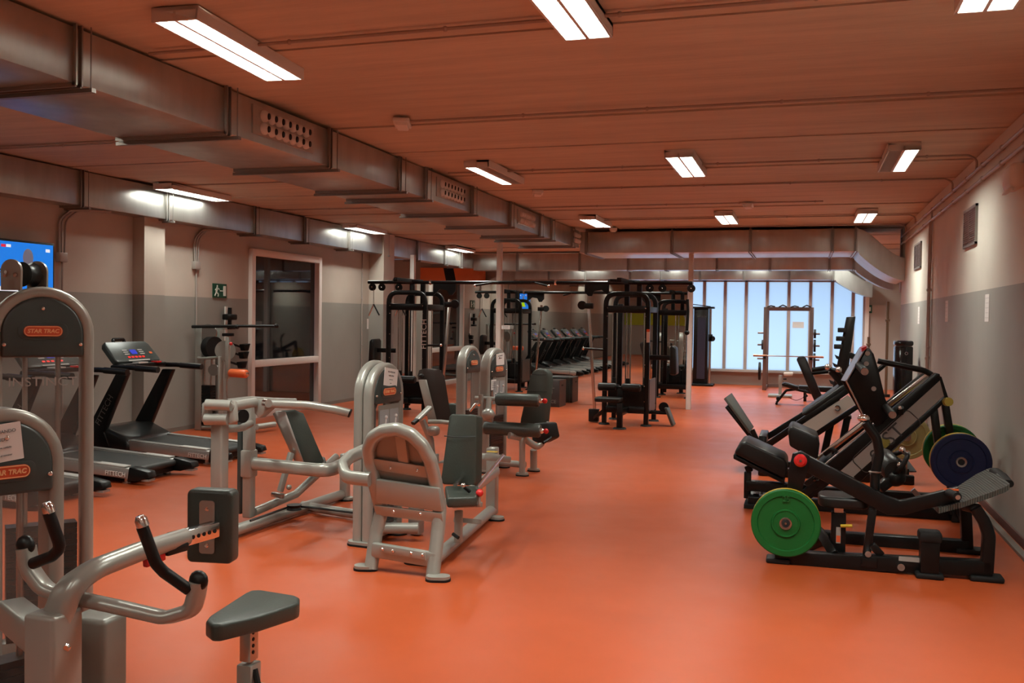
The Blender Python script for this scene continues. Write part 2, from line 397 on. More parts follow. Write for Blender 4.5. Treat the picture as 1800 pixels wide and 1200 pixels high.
# ================================================================== CEILING LIGHTS
TUBE = mat('lit_tube', (1, 1, 1), .5, emit=(.97, 1.0, .95), es=12.0)
TUBEOFF = mat('unlit_louvre', (.35, .33, .32), .25, .8, noise=(40, .5))
LOUV = mat('louvre_aluminium', (.75, .75, .74), .3, .9)
HOUS = mat('lamp_housing', (.66, .62, .58), .45)
def ceiling_light(x, y, label, strips=(1, 1), rz=0, group='twin tube ceiling lights', spread=168, pw=1.0):
    o = thing('ceiling_light', label, 'ceiling light', (x, y, ZC), group)
    L, W, H = 1.30, .28, .075
    zb = ZC - H
    mb = MB().box((x, y, ZC - .012), (W, L, .024)).box((x - W/2 + .008, y, ZC - H/2), (.016, L, H)).box((x + W/2 - .008, y, ZC - H/2), (.016, L, H))
    mb.box((x, y - L/2 + .008, ZC - H/2), (W, .016, H)).box((x, y + L/2 - .008, ZC - H/2), (W, .016, H)).box((x, y, zb + .026), (.022, L, .052))
    mb.build('housing', HOUS, o, bevel=.003)
    for s, on in ((-1, strips[0]), (1, strips[1])):
        MB().box((x + s * .069, y, zb + .056), (.112, L - .04, .008)).build('tube_tray', TUBE if on else TUBEOFF, o)
        mb = MB().box((x + s * .069, y, zb + .046), (.005, L - .03, .006))
        for k in range(1, 14): mb.box((x + s * .069, y - L/2 + k * L / 14, zb + .024), (.110, .003, .040))
        mb.build('louvre_slats', LOUV, o)
        if on:
            l = area_light('lamp', (x + s * .069, y, zb + (.010 if x < -7 else .042)), .10, L - .06, LAMP_W * pw / 2, (.96, 1.0, .90), (0, 0, -1), spread)
            l.parent = o; l.matrix_parent_inverse = WM[o.name].inverted()
    if rz: o.rotation_euler.z = rz
    return o
ord_ = {4.95: 'nearest', 9.95: 'second', 15.2: 'third', 20.4: 'fourth', 23.6: 'farthest'}
rows = {
 -3.33: ('beside the big duct', {4.95: (1, 1), 9.95: (1, 0), 15.2: (1, 1), 20.4: (1, 1), 23.6: (1, 1)}),
 -1.20: ('in the middle row', {4.55: (1, 1), 9.8: (1, 1), 15.0: (1, 1), 20.3: (1, 1), 23.6: (1, 1)}),
 0.83: ('in the row along the right wall', {4.6: (1, 1), 9.87: (0, 1), 15.1: (1, 1), 20.3: (1, 1), 23.6: (1, 1)}),
 -7.84: ('against the left wall duct', {5.4: (1, 1), 10.72: (1, 1), 15.85: (1, 1), 20.9: (1, 1)}),
 -5.55: ('above the mirror wall', {23.6: (1, 1)}),
}
words_ = ['nearest', 'second nearest', 'third nearest', 'fourth nearest', 'farthest']
for x, (where, d) in rows.items():
    for i, (y, st) in enumerate(d.items()):
        ceiling_light(x, y, '%s twin tube ceiling light %s%s' % (words_[i], where, '' if sum(st) == 2 else ', one tube dark'), st, rz=.08 if (x == -3.33 and i == 0) else 0, pw=.42 if x < -7 else 1.15 if x > 0 else 1)
    for y in (-.4, -5.6):
        if x != -5.55: ceiling_light(x, y, 'twin tube ceiling light out of view behind the camera', pw=.2 if x < -7 else .5 if y > -1 else 1)

for y in (4.95, 10.0, 15.2): ceiling_light(-5.6, y, 'twin tube ceiling light hidden behind the big duct')
ceiling_light(-10.4, 21.0, 'twin tube ceiling light added unseen in the side bay to light the orange panel')  # extra unseen lamp, added so the orange panel over the mirror is lit

# ================================================================== AIR DUCTS
def duct_run(o, x0, x1, z0, z1, ys, seams=True, front=1):
    """straight run along Y; one section per pair of seams, a flange at each seam"""
    for a, b in zip(ys, ys[1:]):
        mb = MB().box(((x0 + x1) / 2, (a + b) / 2, (z0 + z1) / 2), (x1 - x0 - random.uniform(0, .006), b - a - .002, z1 - z0)); mb.build('duct_section', GALV, o, bevel=.004)
    for y in ys[1:-1]:
        mb = MB()
        for dy in (-.022, .022):
            mb.box((x1 + .008, y + dy, (z0 + z1) / 2), (.03, .012, z1 - z0 + .03)).box(((x0 + x1) / 2, y + dy, z0 - .008), (x1 - x0 + .03, .012, .03))
        mb.build('flange', GALVD, o)
        MB().box(((x0 + x1) / 2, y + .06, z0 - .03), (x1 - x0 + .14, .035, .025)).build('hanger_rail', GALVD, o)
        for xx in (x0 - .05, x1 + .05): MB().cyl((xx, y + .06, z0 - .04), (xx, y + .06, ZC), .005, n=6).build('hanger_rod', GALVD, o)
d1 = thing('air_duct', 'big galvanised air duct running lengthwise below the ceiling, with nozzle panels', 'air duct', (-4.5, 10, 2.97))
X0, X1 = -4.98, -4.04
duct_run(d1, X0, X1, 2.965, 3.285, [-2.0, -.5, 1.2, 2.9, 4.43, 5.90, 7.43, 8.92, 9.62, 11.13, 12.72, 14.28, 15.0, 16.4, 17.02])
for y0, n in ((6.68, 7), (10.4, 7), (13.55, 7), (16.75, 5)):
    pn = MB().box((X1 + .006, y0, 3.135), (.012, .92 if n == 7 else .5, .22)).build('nozzle_panel', GALVD if n < 7 else GALV, d1)
    for r in range(2):
        for k in range(n):
            yy = y0 + (k - (n - 1) / 2) * (.105 if n == 7 else .085); z = 3.18 - r * .098
            nz = MB().ball((X1 + .014, yy, z), .046, n=16).build('nozzle', HOUS, pn)
            dn = V((.96, .22, -.06)).normalized()
            MB().lathe([(0, .049), (.022, .048), (.026, .0385)], (X1 + .014, yy, z), dn, 14).build('nozzle_mouth', BLACKM, nz) if y0 < 12 else None
d2 = thing('air_duct', 'long galvanised air duct along the left wall, brightly lit beside its lamps', 'air duct', (-8.2, 12, 2.88))
duct_run(d2, -8.34, -8.06, 2.885, 3.285, [0, 1.4, 2.9, 4.4, 5.9, 7.4, 8.92, 10.45, 12.5, 14.0, 15.6, 17.19, 18.78, 20.4, 21.4, 22.4])
# cross ducts
def cross_duct(label, y0, y1, z0, z1, xs, tail, drop, ltail=0, ldrop=0):
    o = thing('air_duct', label, 'air duct', (xs[0], y0, z0))
    for a, b in zip(xs, xs[1:]):
        MB().box(((a + b) / 2, (y0 + y1) / 2, (z0 + z1) / 2), (b - a - .002, y1 - y0, z1 - z0)).build('duct_section', GALV, o, bevel=.004)
        mb = MB()
        for dx in (-.02, .02): mb.box((b + dx, y0 - .008, (z0 + z1) / 2), (.012, .03, z1 - z0 + .03)).box((b + dx, (y0 + y1) / 2, z0 - .008), (.012, y1 - y0, .03))
        mb.build('flange', GALVD, o)
        for yy in (y0 - .02, y1 + .02): MB().cyl((b, yy, z0), (b, yy, ZC), .006, n=6).build('hanger_rod', GALVD, o)
    x = xs[-1]; up = []; lo = []
    for k in range(13):
        t = k / 12; s = t * t * (3 - 2 * t)
        up.append((x + tail * t, y0, z1 - drop * s))
    lo = [(x, y0, z0), (x + tail * .05, y0, z0 - .01)]
    for k in range(9):
        t = .08 + .92 * k / 8; s = min(1, 1.15 * t) if k < 6 else 1 - (1 - min(1, 1.0 * t)) * .3
        lo.append((x + tail * t, y0, z0 - drop * (1 - (1 - t) ** 1.6)))
    MB().poly(up + lo[::-1], (0, y1 - y0, 0)).build('offset_bend', GALV, o, smooth=30)
    if ltail:
        x = xs[0]
        MB().poly([(x, y0, z1), (x, y0, z0), (x - ltail, y0, z0 - ldrop), (x - ltail - .1, y0, z0 - ldrop), (x - ltail - .1, y0, z1 - ldrop)], (0, y1 - y0, 0)).build('offset_bend', GALV, o)
    return o
cross_duct('first galvanised cross duct over the mirror, bending down to the right wall', 17.0, 18.55, 2.872, 3.255, [-4.02, -3.9, -2.32, -.95, .42, .80], .782, .50)
cross_duct('second galvanised cross duct, behind the first and above the window', 22.4, 22.85, 2.845, 3.25, [-8.06, -6.9, -5.3, -4.1, -3.2, -2.0, -.8, .5, 1.02], .85, .45)
cross_duct('farthest galvanised cross duct, right above the frosted window', 24.35, 24.8, 2.70, 3.05, [-7.55, -6.6, -5.6, -4.4, -3.6, -2.6, -1.5, -.4, .65], .9, .42, 1.0, .55)

# ================================================================== PIPES, VENTS, SMALL FITTINGS
PIPE = mat('conduit_grey', (.40, .36, .33), .45, .3)
CONDC = mat('ceiling_conduit', (.36, .29, .24), .5)
def pipe(name, label, pts, r=.012, fil=.12, clips=0.9, m=PIPE, n=8):
    o = thing(name, label, 'pipe', pts[0]); MB().tube(pts, r, fil, n).build('conduit', m, o)
    for a, b in zip(pts, pts[1:]):
        a, b = V(a), V(b); L = (b - a).length
        for k in range(1, max(1, int(L / clips)) + 1):
            if k * clips < L: MB().ball(a + (b - a) * (k * clips / L), r * 1.55, n=8).build('clip', m, o)
    return o
pipe('conduit_pipe', 'upper metal conduit running along the top of the right wall', [(XR - .03, -2, 3.145), (XR - .03, 17.5, 3.145)], .017, m=PIPE)
pipe('conduit_pipe', 'lower metal conduit running along the top of the right wall', [(XR - .03, -2, 3.015), (XR - .03, 17.5, 3.015)], .017, m=PIPE)
yv = P(1637, 520, X=XR).y
pipe('conduit_pipe', 'vertical metal conduit going down the right wall between the two vents', [(XR - .03, yv, 3.0), (XR - .03, yv, .1)], .022, m=PIPE)
pipe('conduit_pipe', 'thin second conduit going down the right wall', [(XR - .03, yv - .09, 3.14), (XR - .03, yv - .09, .1)], .013, m=PIPE)
for y, x0, lab in ((4.98, -3.98, 'nearest'), (7.25, -3.2, 'second'), (9.95, -3.9, 'third'), (11.5, -3.2, 'fourth'), (13.3, -.8, 'fifth'), (15.2, -3.3, 'sixth'), (16.6, -3.2, 'seventh')):
    end = [(XR - .12, y, ZC - .02), (XR - .04, y + .02, ZC - .06), (XR - .04, y + .05, 3.15)]
    if y == 13.3: end = [(.2, y, ZC - .02)]; x0 = -3.9
    pipe('ceiling_conduit', '%s thin conduit crossing the ceiling to the right wall' % lab if y != 13.3 else 'thin conduit crossing the ceiling and ending at a detector', [(x0, y, ZC - .02)] + end, .011, .1, 1.0, CONDC, 6)
for y, lab in ((7.5, 'nearer'), (12.9, 'farther')):
    pipe('ceiling_conduit', '%s thin conduit crossing the ceiling between the two long ducts' % lab, [(-8.0, y, ZC - .02), (-5.0, y, ZC - .02)], .010, .1, 1.0, CONDC, 6)
def vent(px, label):
    pts = [P(*q, X=XR) for q in px]; y0, y1 = min(p.y for p in pts), max(p.y for p in pts); z0, z1 = min(p.z for p in pts), max(p.z for p in pts)
    c = V((XR - .012, (y0 + y1) / 2, (z0 + z1) / 2)); w, h = y1 - y0, z1 - z0
    o = thing('wall_vent', label, 'vent', c, 'vents on the right wall')
    mb = MB()
    for s in (-1, 1): mb.box(c + V((0, s * (w / 2 - .012), 0)), (.024, .024, h)).box(c + V((0, 0, s * (h / 2 - .012))), (.024, w, .024))
    mb.box(c, (.02, .014, h)); mb.build('frame', GALVD, o)
    MB().box(c + V((.01, 0, 0)), (.004, w - .03, h - .03)).build('backing', BLACKM, o)
    mb = MB(); n = 16
    for k in range(n): mb.box(c + V((-.004, 0, -h/2 + .03 + (h - .06) * k / (n - 1))), (.016, w - .04, .006), Matrix.Rotation(.6, 3, 'Y'))
    mb.build('slats', GALVD, o)
vent([(1698, 372), (1718, 428)], 'nearer slatted metal vent high on the right wall')
vent([(1610, 431), (1620, 470)], 'farther slatted metal vent high on the right wall')
def notice(label, c, w, h, nrm, lines=5):
    o = thing('paper_notice', label, 'notice', c, 'paper notices on the walls'); c = V(c); n = V(nrm)
    s = (.003, w, h) if abs(n.x) > .5 else (w, .003, h)
    MB().box(c, s).build('paper_sheet', PAPER, o)
    for k in range(lines):
        z = h * (.36 - .72 * k / max(1, lines - 1)); ww = w * (.55 if k % 2 else .75)
        s = (.002, ww, h * .014) if abs(n.x) > .5 else (ww, .002, h * .014)
        MB().box(c + n * .0025 + V((0, 0, z)), s).build('print_line', FAINT, o)
notice('paper notice on the right wall nearest the camera', P(1735, 541, X=XR - .002), .20, .25, (-1, 0, 0))
notice('second paper notice on the grey part of the right wall', P(1664, 547, X=XR - .002), .20, .25, (-1, 0, 0))
notice('paper notice on the right wall just below the farther vent', P(1615, 554, X=XR - .002), .20, .25, (-1, 0, 0))
notice('paper notice on the left wall between the glazed door and cable tower', P(650, 569, X=XL + .002), .25, .2, (1, 0, 0))
c = P(1386, 573, Y=24.98); notice('faded paper notice stuck on the frosted window', P(1403, 571, Y=24.98), .28, .16, (0, -1, 0), 3)
def emergency(px, label, rot=0):
    c = P(*px, z=ZC - .03); o = thing('emergency_light', label, 'emergency light', (c.x, c.y, ZC - .03), 'small white emergency lights on the ceiling')
    R = Matrix.Rotation(rot, 3, 'Z')
    MB().box((c.x, c.y, ZC - .018), (.14, .30, .036), R).build('base', HOUS, o, bevel=.008)
    MB().box((c.x, c.y, ZC - .045), (.10, .25, .03), R).build('cover', WHITEP, o, bevel=.012)
emergency((707, 219), 'white emergency light on the ceiling beside the big duct, nearest one', .35)
emergency((945, 340), 'white emergency light on the ceiling beside the big duct, second one', .3)
emergency((1078, 404), 'white emergency light on the ceiling in front of the first cross duct', .2)
emergency((1315, 362), 'tiny white detector on the ceiling near the middle row of lights')
c = P(1783, 312, X=XR - .06); o = thing('wall_speaker', 'rounded white fitting high on the right wall at the frame edge', 'speaker', c)
MB().box(c, (.12, .34, .20)).build('body', WHITEP, o, bevel=.05, seg=4); MB().box(c + V((-.05, -.02, -.11)), (.03, .28, .02)).build('lens', WHITEP, o)
# left wall conduits, exit sign
def wall_drop(px, ytop, zbox, label):
    y = P(px, 440, X=XL).y
    o = thing('wall_conduit', label, 'pipe', (XL + .03, y, zbox))
    for dy in (-.05, 0, .06): MB().tube([(XL + .25, y + dy + .5, 2.87), (XL + .03, y + dy + .2, 2.86), (XL + .03, y + dy, 2.72), (XL + .03, y + dy * .7, zbox + .05)], .012, .15, 8).build('conduit', PIPE, o)
    MB().box((XL + .03, y, zbox), (.06, .13, .11)).build('junction_box', PIPE, o, bevel=.008)
    MB().tube([(XL + .02, y + .02, zbox), (XL + .02, y + .02, .1)], .012, 0, 8).build('down_pipe', PIPE, o)
wall_drop(342, 412, P(338, 466, X=XL).z, 'bundle of conduits and junction box left of the exit sign')
wall_drop(105, 380, P(105, 452, X=XL).z, 'bundle of conduits and junction box beside the television')
yv = P(635, 500, X=XL).y
pipe('wall_conduit', 'thin vertical conduit on the left wall right of the glazed door', [(XL + .02, yv, 2.88), (XL + .02, yv, .1)], .012, m=PIPE)
c = P(386, 511, X=XL + .01); o = thing('exit_sign', 'small green running man exit sign on the left wall', 'sign', c)
GS = mat('sign_green', (.0, .055, .025), .4); WS = mat('sign_white', (.7, .75, .68), .4)
MB().box(c, (.012, .34, .21)).build('plate', GS, o)
q = c + V((.009, -.07, 0))
mb = MB().ball(q + V((0, .0, .068)), .017, (.2, 1, 1)).bar(q + V((0, 0, .05)), q + V((0, -.02, -.02)), .006, .034, (0, 1, 0))
mb.bar(q + V((0, 0, .045)), q + V((0, .055, .02)), .006, .014, (0, 0, 1)).bar(q + V((0, 0, .045)), q + V((0, -.05, .01)), .006, .014, (0, 0, 1))
mb.bar(q + V((0, -.02, -.02)), q + V((0, .03, -.05)), .006, .018, (0, 0, 1)).bar(q + V((0, .03, -.05)), q + V((0, .02, -.085)), .006, .015, (0, 1, 0)).bar(q + V((0, -.02, -.02)), q + V((0, -.06, -.075)), .006, .018, (0, 0, 1))
mb.build('running_figure', WS, o)
MB().box(c + V((.008, .115, 0)), (.006, .06, .15)).bar(c + V((.008, .0, .0)), c + V((.008, .07, .0)), .006, .016).build('door_symbol', WS, o)
# television
tv = thing('television', 'flat television on the left wall showing a blue sports broadcast', 'television', P(30, 470, X=-8.15))
tr = P(97, 428, X=-8.1); br = P(91, 511, X=-8.1)
ty1 = tr.y; tz1, tz0 = tr.z, br.z - .03; ty0 = ty1 - 1.15
tc_ = V((-8.14, (ty0 + ty1) / 2, (tz0 + tz1) / 2)); tw, th = ty1 - ty0, tz1 - tz0
MB().box(tc_, (.06, tw, th)).build('bezel', BLACK, tv, bevel=.008)
MB().box(tc_ + V((-.07, 0, 0)), (.1, .3, .3)).build('wall_bracket', BLACK, tv)
BL = mat('screen_blue', (.0, .1, .5), .3, emit=(.01, .21, .80), es=.75)
sc = MB().box(tc_ + V((.032, 0, 0)), (.004, tw - .05, th - .05)).build('screen', BL, tv)
def scr(y, z): return tc_ + V((.036, tw * (y - .5), th * (z - .5)))
SK = mat('screen_head', (.1, .1, .1), .5, emit=(.10, .09, .12), es=1); LM = mat('screen_shirt', (.2, .3, 0), .5, emit=(.35, .55, .0), es=.9)
WT = mat('screen_white', (.5, .5, .5), .5, emit=(.75, .8, .85), es=.8); RD = mat('screen_red', (.5, 0, 0), .5, emit=(.6, .02, .05), es=.8); NV = mat('screen_navy', (0, 0, .02), .5, emit=(.0, .005, .04), es=.6)
p = P(49.5, 453, X=tc_.x + .036)
MB().ball(p, .085, (.02, .85, 1.15), 20).box(p + V((0, -.0, -.11)), (.002, .09, .1)).build('pictured_head', SK, sc)
p2 = P(52, 480, X=tc_.x + .038)
MB().poly([p2 + V((0, -.1, .07)), p2 + V((0, .12, .07)), p2 + V((0, .26, -.07)), p2 + V((0, -.24, -.07))], (.002, 0, 0)).build('pictured_shirt', LM, sc)
MB().box(scr(.1, .93), (.002, .10, .03)).build('score_bar', RD, sc); MB().box(scr(.2, .93), (.002, .09, .03)).build('score_bar', WT, sc); MB().box(P(6, 431, X=tc_.x + .036), (.002, .06, .03)).build('score_bar', RD, sc); MB().box(P(15, 431.5, X=tc_.x + .036), (.002, .06, .03)).build('score_bar', WT, sc)
MB().box(P(84, 441, X=tc_.x + .036), (.002, .06, .035)).build('channel_mark', WT, sc)
a, b = P(0, 473, X=tc_.x + .036), P(20, 471, X=tc_.x + .036)
for dz in (0, -.03): MB().tube([a + V((0, -.2, dz)), a + V((0, 0, dz)), b + V((0, 0, dz))], .006, 0, 6).build('pictured_rope', NV, sc)
MB().box(scr(.3, .06), (.002, tw * .5, .05)).build('score_bar', WT, sc)

# ================================================================== SILVER STRENGTH MACHINES
ZU = V((0, 0, 1))
def pad(mb, c, u, v, n, pts, thick):
    """cushion outline pts (a, b) in the plane u, v around c, thickness along n"""
    c, u, v, n = V(c), V(u).normalized(), V(v).normalized(), V(n).normalized()
    return mb.poly([c + u * a + v * b for a, b in pts], n * thick)
def rounded(w, h, r, k=5, taper=0.0):
    out = []
    for a, b in rrect(w, h, r, k):
        s = 1 - taper * (b / h + .5); out.append((a * s, b))
    return out
def foot(mb, p, w=.16, l=.09, ax=(1, 0, 0)):
    ax = V(ax).normalized(); ay = ZU.cross(ax)
    pts = [V((p[0], p[1], 0.012)) + ax * a + ay * b for a, b in rrect(w, l, l * .48, 6)]
    return mb.poly(pts, (0, 0, .02))
def foot_rubber(mb, p, w=.165, l=.1, ax=(1, 0, 0)):
    ax = V(ax).normalized(); ay = ZU.cross(ax)
    return mb.poly([V((p[0], p[1], 0)) + ax * a + ay * b for a, b in rrect(w, l, l * .48, 6)], (0, 0, .014))
def feet(root, p, w=.14, l=.1, ax=(1, 0, 0)):
    f = foot(MB(), p, w, l, ax).build('foot_plate', SILVER, root); foot_rubber(MB(), p, w + .01, l + .01, ax).build('foot_pad', BLACKM, f)
def bolts(root, name, pts, n, r=.011, m=None):
    for p in pts:
        MB().lathe([(r, 0), (r, .004), (r * .6, .008), (0, .008)], p, n, 10).build(name, m or CHROME, root)
PLEXI = bpy.data.materials.new('clear_shield'); PLEXI.use_nodes = True; nt = PLEXI.node_tree
b_ = nt.nodes['Principled BSDF']; b_.inputs['Base Color'].default_value = (.30, .28, .26, 1); b_.inputs['Roughness'].default_value = .08; b_.inputs['Alpha'].default_value = .14; b_.inputs['Specular IOR Level'].default_value = .6
SHL = mat('shield_letters', (.36, .34, .32), .4)
LET = mat('grey_letters', (.12, .11, .10), .5)
CHART = mat('grey_chart', (.30, .32, .33), .5)

def tower(root, c, n, W, T, H, shroud, badge=True, note=None, chart=False, word=None, twin=False, tube=.055, stack=.45, side_notice=False, noter=0.0):
    """weight stack tower: an arched tube shell, dark shroud at the head, clear shield, stack; n = outward normal of its face"""
    c = V((c[0], c[1], 0)); n = V((n[0], n[1], 0)).normalized(); u = ZU.cross(n).normalized()   # u: to the right seen from the face
    R = W / 2 - tube / 2
    def arch(off, dz=0, rr=R):
        pts = [c + n * off - u * rr]
        pts.append(c + n * off - u * rr + ZU * (H - dz - tube / 2 - rr))
        for k in range(1, 18):
            a = PI - PI * k / 18; pts.append(c + n * off + u * rr * math.cos(a) + ZU * (H - dz - tube / 2 - rr + rr * math.sin(a)))
        pts.append(c + n * off + u * rr + ZU * (H - dz - tube / 2 - rr)); pts.append(c + n * off + u * rr)
        return pts
    if twin:
        MB().sweep(arch(-T * .27), rrect(tube, T * .5, min(tube, T * .5) * .42, 5), up=n).build('rear_arch', SILVER, root)
        MB().sweep(arch(T * .25, .015), rrect(tube, T * .5, min(tube, T * .5) * .42, 5), up=n).build('front_arch', SILVER, root)
    else:
        MB().sweep(arch(0), rrect(tube, T, min(tube, T) * .42, 5), up=n).build('arch_frame', SILVER, root)
    # shroud
    r2 = R - tube * .35; f = n * (T / 2 - .03)
    zc = H - tube / 2 - R; zb = H - shroud
    pts = []
    for k in range(25):
        a = PI * k / 24; pts.append(c + f + u * r2 * math.cos(a) + ZU * (zc + r2 * math.sin(a)))
    if zb < zc: pts += [c + f - u * r2 + ZU * zb, c + f + u * r2 + ZU * zb]
    else:
        pts = []
        a0 = math.asin((zb - zc) / r2)
        for k in range(25):
            a = a0 + (PI - 2 * a0) * k / 24; pts.append(c + f + u * r2 * math.cos(a) + ZU * (zc + r2 * math.sin(a)))
    sh = MB().poly(pts, n * .035).build('shroud', SHROUD, root, bevel=.012, seg=3)
    MB().poly([p - n * (T - .07) for p in pts], n * .02).build('rear_shroud', SHROUD, root)
    face = c + n * (T / 2 + .006)
    k = W / .5
    if badge:
        q = face + ZU * (zb + shroud * (.37 if note is None else .27))
        MB().poly([q + u * a + ZU * b for a, b in rrect(.235 * k, .085 * k, .035 * k, 6)], n * .004).build('badge_recess', SHROUD, sh, bevel=.002)
        bd = MB().poly([q + u * a + ZU * b + n * .003 for a, b in rrect(.185 * k, .056 * k, .027 * k, 6)], n * .004).build('badge', BADGE, sh)
        o = MB(); o.sweep([q + u * a + ZU * b + n * .008 for a, b in rrect(.175 * k, .047 * k, .022 * k, 6)], circ(.0022 * k, 6), closed=True); o.build('badge_ring', BADGET, sh)
        text('badge_lettering', 'STAR TRAC', .0285 * k, q + n * .008, u, ZU, BADGET, sh, .0015, shear=.18, bold=.0009)
    if note:
        q = face + ZU * (zb + shroud * .60) + u * note[0]
        rz = note[1]; a_ = u * math.cos(rz) + ZU * math.sin(rz); b2 = ZU * math.cos(rz) - u * math.sin(rz)
        MB().poly([q + a_ * a + b2 * b for a, b in rrect(.19, .13, .002, 1)], n * .003).build('paper_note', PAPER, sh)
        for i, s in enumerate(note[2]):
            text('note_text', s, .0165 if i < 2 else .0085, q + n * .005 + b2 * (.038 - .027 * i), a_, b2, INK, sh, .0006)
    for a in (-.92, .92): MB().ball(face + u * r2 * a + ZU * (zb + .06), .010, n=8).build('shroud_screw', CHROME, root)
    MB().ball(face + ZU * (H - tube - .045), .010, n=8).build('shroud_screw', CHROME, root)
    # shield, rods, stack
    MB().poly([c + f + n * .012 - u * r2 + ZU * .12, c + f + n * .012 + u * r2 + ZU * .12, c + f + n * .012 + u * r2 + ZU * zb, c + f + n * .012 - u * r2 + ZU * zb], n * .004).build('clear_shield', PLEXI, root)
    for s in (-.07, .07): MB().cyl(c + u * s + ZU * .08, c + u * s + ZU * (zb + .02), .012, n=10).build('guide_rod', STEEL, root)
    mb = MB(); m = int(stack / .027)
    for i in range(m): mb.bar(c - u * .15 + ZU * (.12 + i * .027), c + u * .15 + ZU * (.12 + i * .027), .09, .024)
    mb.build('weight_stack', BLACK, root)
    MB().bar(c - u * R + ZU * .07, c + u * R + ZU * .07, T * .7, .08).build('base_bar', SILVER, root, bevel=.01)
    for s in (-1, 1): feet(root, c + u * R * s, .12, T + .08, u)
    if word: text('shield_lettering', word, .066 * k, face + n * .004 + ZU * (zb - .115), u, ZU, SHL, root, .001, sx=1.12)
    if chart:
        q = face + ZU * (zb - .15); ch = MB().poly([q + u * a + ZU * b for a, b in rrect(.30, .28, .008, 2)], n * .002).build('exercise_chart', SILVER_D, root)
        for s in (-1, 1):
            MB().poly([q + u * (s * .07 + a) + ZU * (b - .005) + n * .002 for a, b in rrect(.125, .22, .004, 1)], n * .002).build('chart_picture', CHART, ch)
            e = q + n * .006 + u * (s * .07)
            MB().ball(e + u * .02 + ZU * .05, .014, n=8).tube([e + u * .02 + ZU * .035, e + u * .01 - ZU * .03, e - u * .045 - ZU * .02, e - u * .05 - ZU * .07], .007, 0, 6).build('chart_figure', PAPER, ch)
    if side_notice:
        q = face + ZU * (zb - .08) - u * .13
        MB().poly([q + u * a + ZU * b for a, b in rrect(.12, .11, .002, 1)], n * .003).build('paper_note', PAPER, root)
        for i in range(4): MB().bar(q + n * .004 - u * .045 + ZU * (.03 - .02 * i), q + n * .004 + u * .045 + ZU * (.03 - .02 * i), .002, .005).build('print_line', INK, root)
    return c, n, u

# ---- tall pulldown tower at the left edge of the frame
c = P(73, 700, D=4.42); t = thing('pulldown_tower', 'tall silver weight tower with pulley on top and clear shield at left edge', 'weight machine', (c.x, c.y, 0))
c0, n0, u0 = tower(t, c, (.76, -.65), .445, .12, 1.765, .33, True, word='INSTINCT', tube=.058, stack=.55)
zt = 1.765
pp = (u0 * .77 - n0 * .64).normalized(); qq = ZU.cross(pp); pc0 = c0 - u0 * .075 + ZU * zt
for s_ in (-1, 1):
    pts = [(-.05, -.02), (.05, -.02)] + [(.052 * math.cos(a), .070 + .052 * math.sin(a)) for a in [PI * k / 12 for k in range(13)]]
    MB().poly([pc0 + pp * (.075 * s_) + qq * a * 1.15 + ZU * b for a, b in pts], pp * .011).build('pulley_bracket', SILVER, t)
MB().lathe([(.0, -.03), (.058, -.03), (.046, -.012), (.046, .012), (.058, .03), (0, .03)], pc0 + pp * .02 + ZU * .055, pp, 28).build('pulley', GRIPM, t)
MB().cyl(pc0 - pp * .085 + ZU * .062 + qq * .02, pc0 + pp * .095 + ZU * .062 + qq * .02, .008).build('pulley_axle', CHROME, t)
for e in (-.03, .03): MB().ball(pc0 - pp * .078 + ZU * .05 + qq * e, .011, n=8).build('bracket_bolt', STEEL, t)
MB().oval([c0 - u0 * .25 + ZU * (zt + .01), c0 - u0 * .75 + ZU * (zt + .03) + n0 * .0], .05, .09).build('top_beam', SILVER, t)
# side shell and lower cross bar of the tall tower
MB().poly([c0 - n0 * .07 + u0 * .195 + ZU * .1, c0 - n0 * .07 + u0 * .195 + ZU * 1.5, c0 + n0 * .05 + u0 * .195 + ZU * 1.5, c0 + n0 * .05 + u0 * .195 + ZU * .1], u0 * .012).build('side_panel', SILVER_D, t)

# ---- seated row machine in the left foreground
t = thing('seated_row_machine', 'silver seated row machine with chest pad and small grey seat in left foreground', 'weight machine', (-2.2, 2.7, 0))
c = P(-2, 800, D=3.25)
cr, nr, ur = tower(t, c, (.92, -.39), .41, .12, 1.315, .30, True, note=(-.045, .10, ['MAQUINA CUANDO', 'TRABAJANDO', 'utilizar esta maquina con cuidado', 'dejar el puesto limpio al terminar']), tube=.055, stack=.33)
# curved arm carrying the chest pad
post = P(94, 1150, D=2.92)
DA = 2.92
def onarm(x, y, Xp=post.x): return P(x, y, X=Xp)
arm = [P(97, 1150, D=2.92), P(100, 1085, D=2.92), P(122, 1030, D=2.93), P(165, 1000, D=3.0), P(245, 969, D=3.2), P(318, 946, D=3.42)]
MB().oval(arm, .066, .098, .16, up=(1, .02, .35)).build('pad_arm', SILVER, t)
b0 = P(94, 1135, D=2.92)
MB().box((b0.x, b0.y, .36), (.115, .13, .72)).build('front_post', SILVER, t, bevel=.014, seg=3)
MB().bar(cr + ZU * .62 + nr * .1, V((b0.x - .03, b0.y, .62)), .09, .10).build('front_beam', SILVER, t, bevel=.014, seg=3)
bolts(t, 'bolt', [P(118, 1137, D=2.86)], (.2, -1, 0), .013)
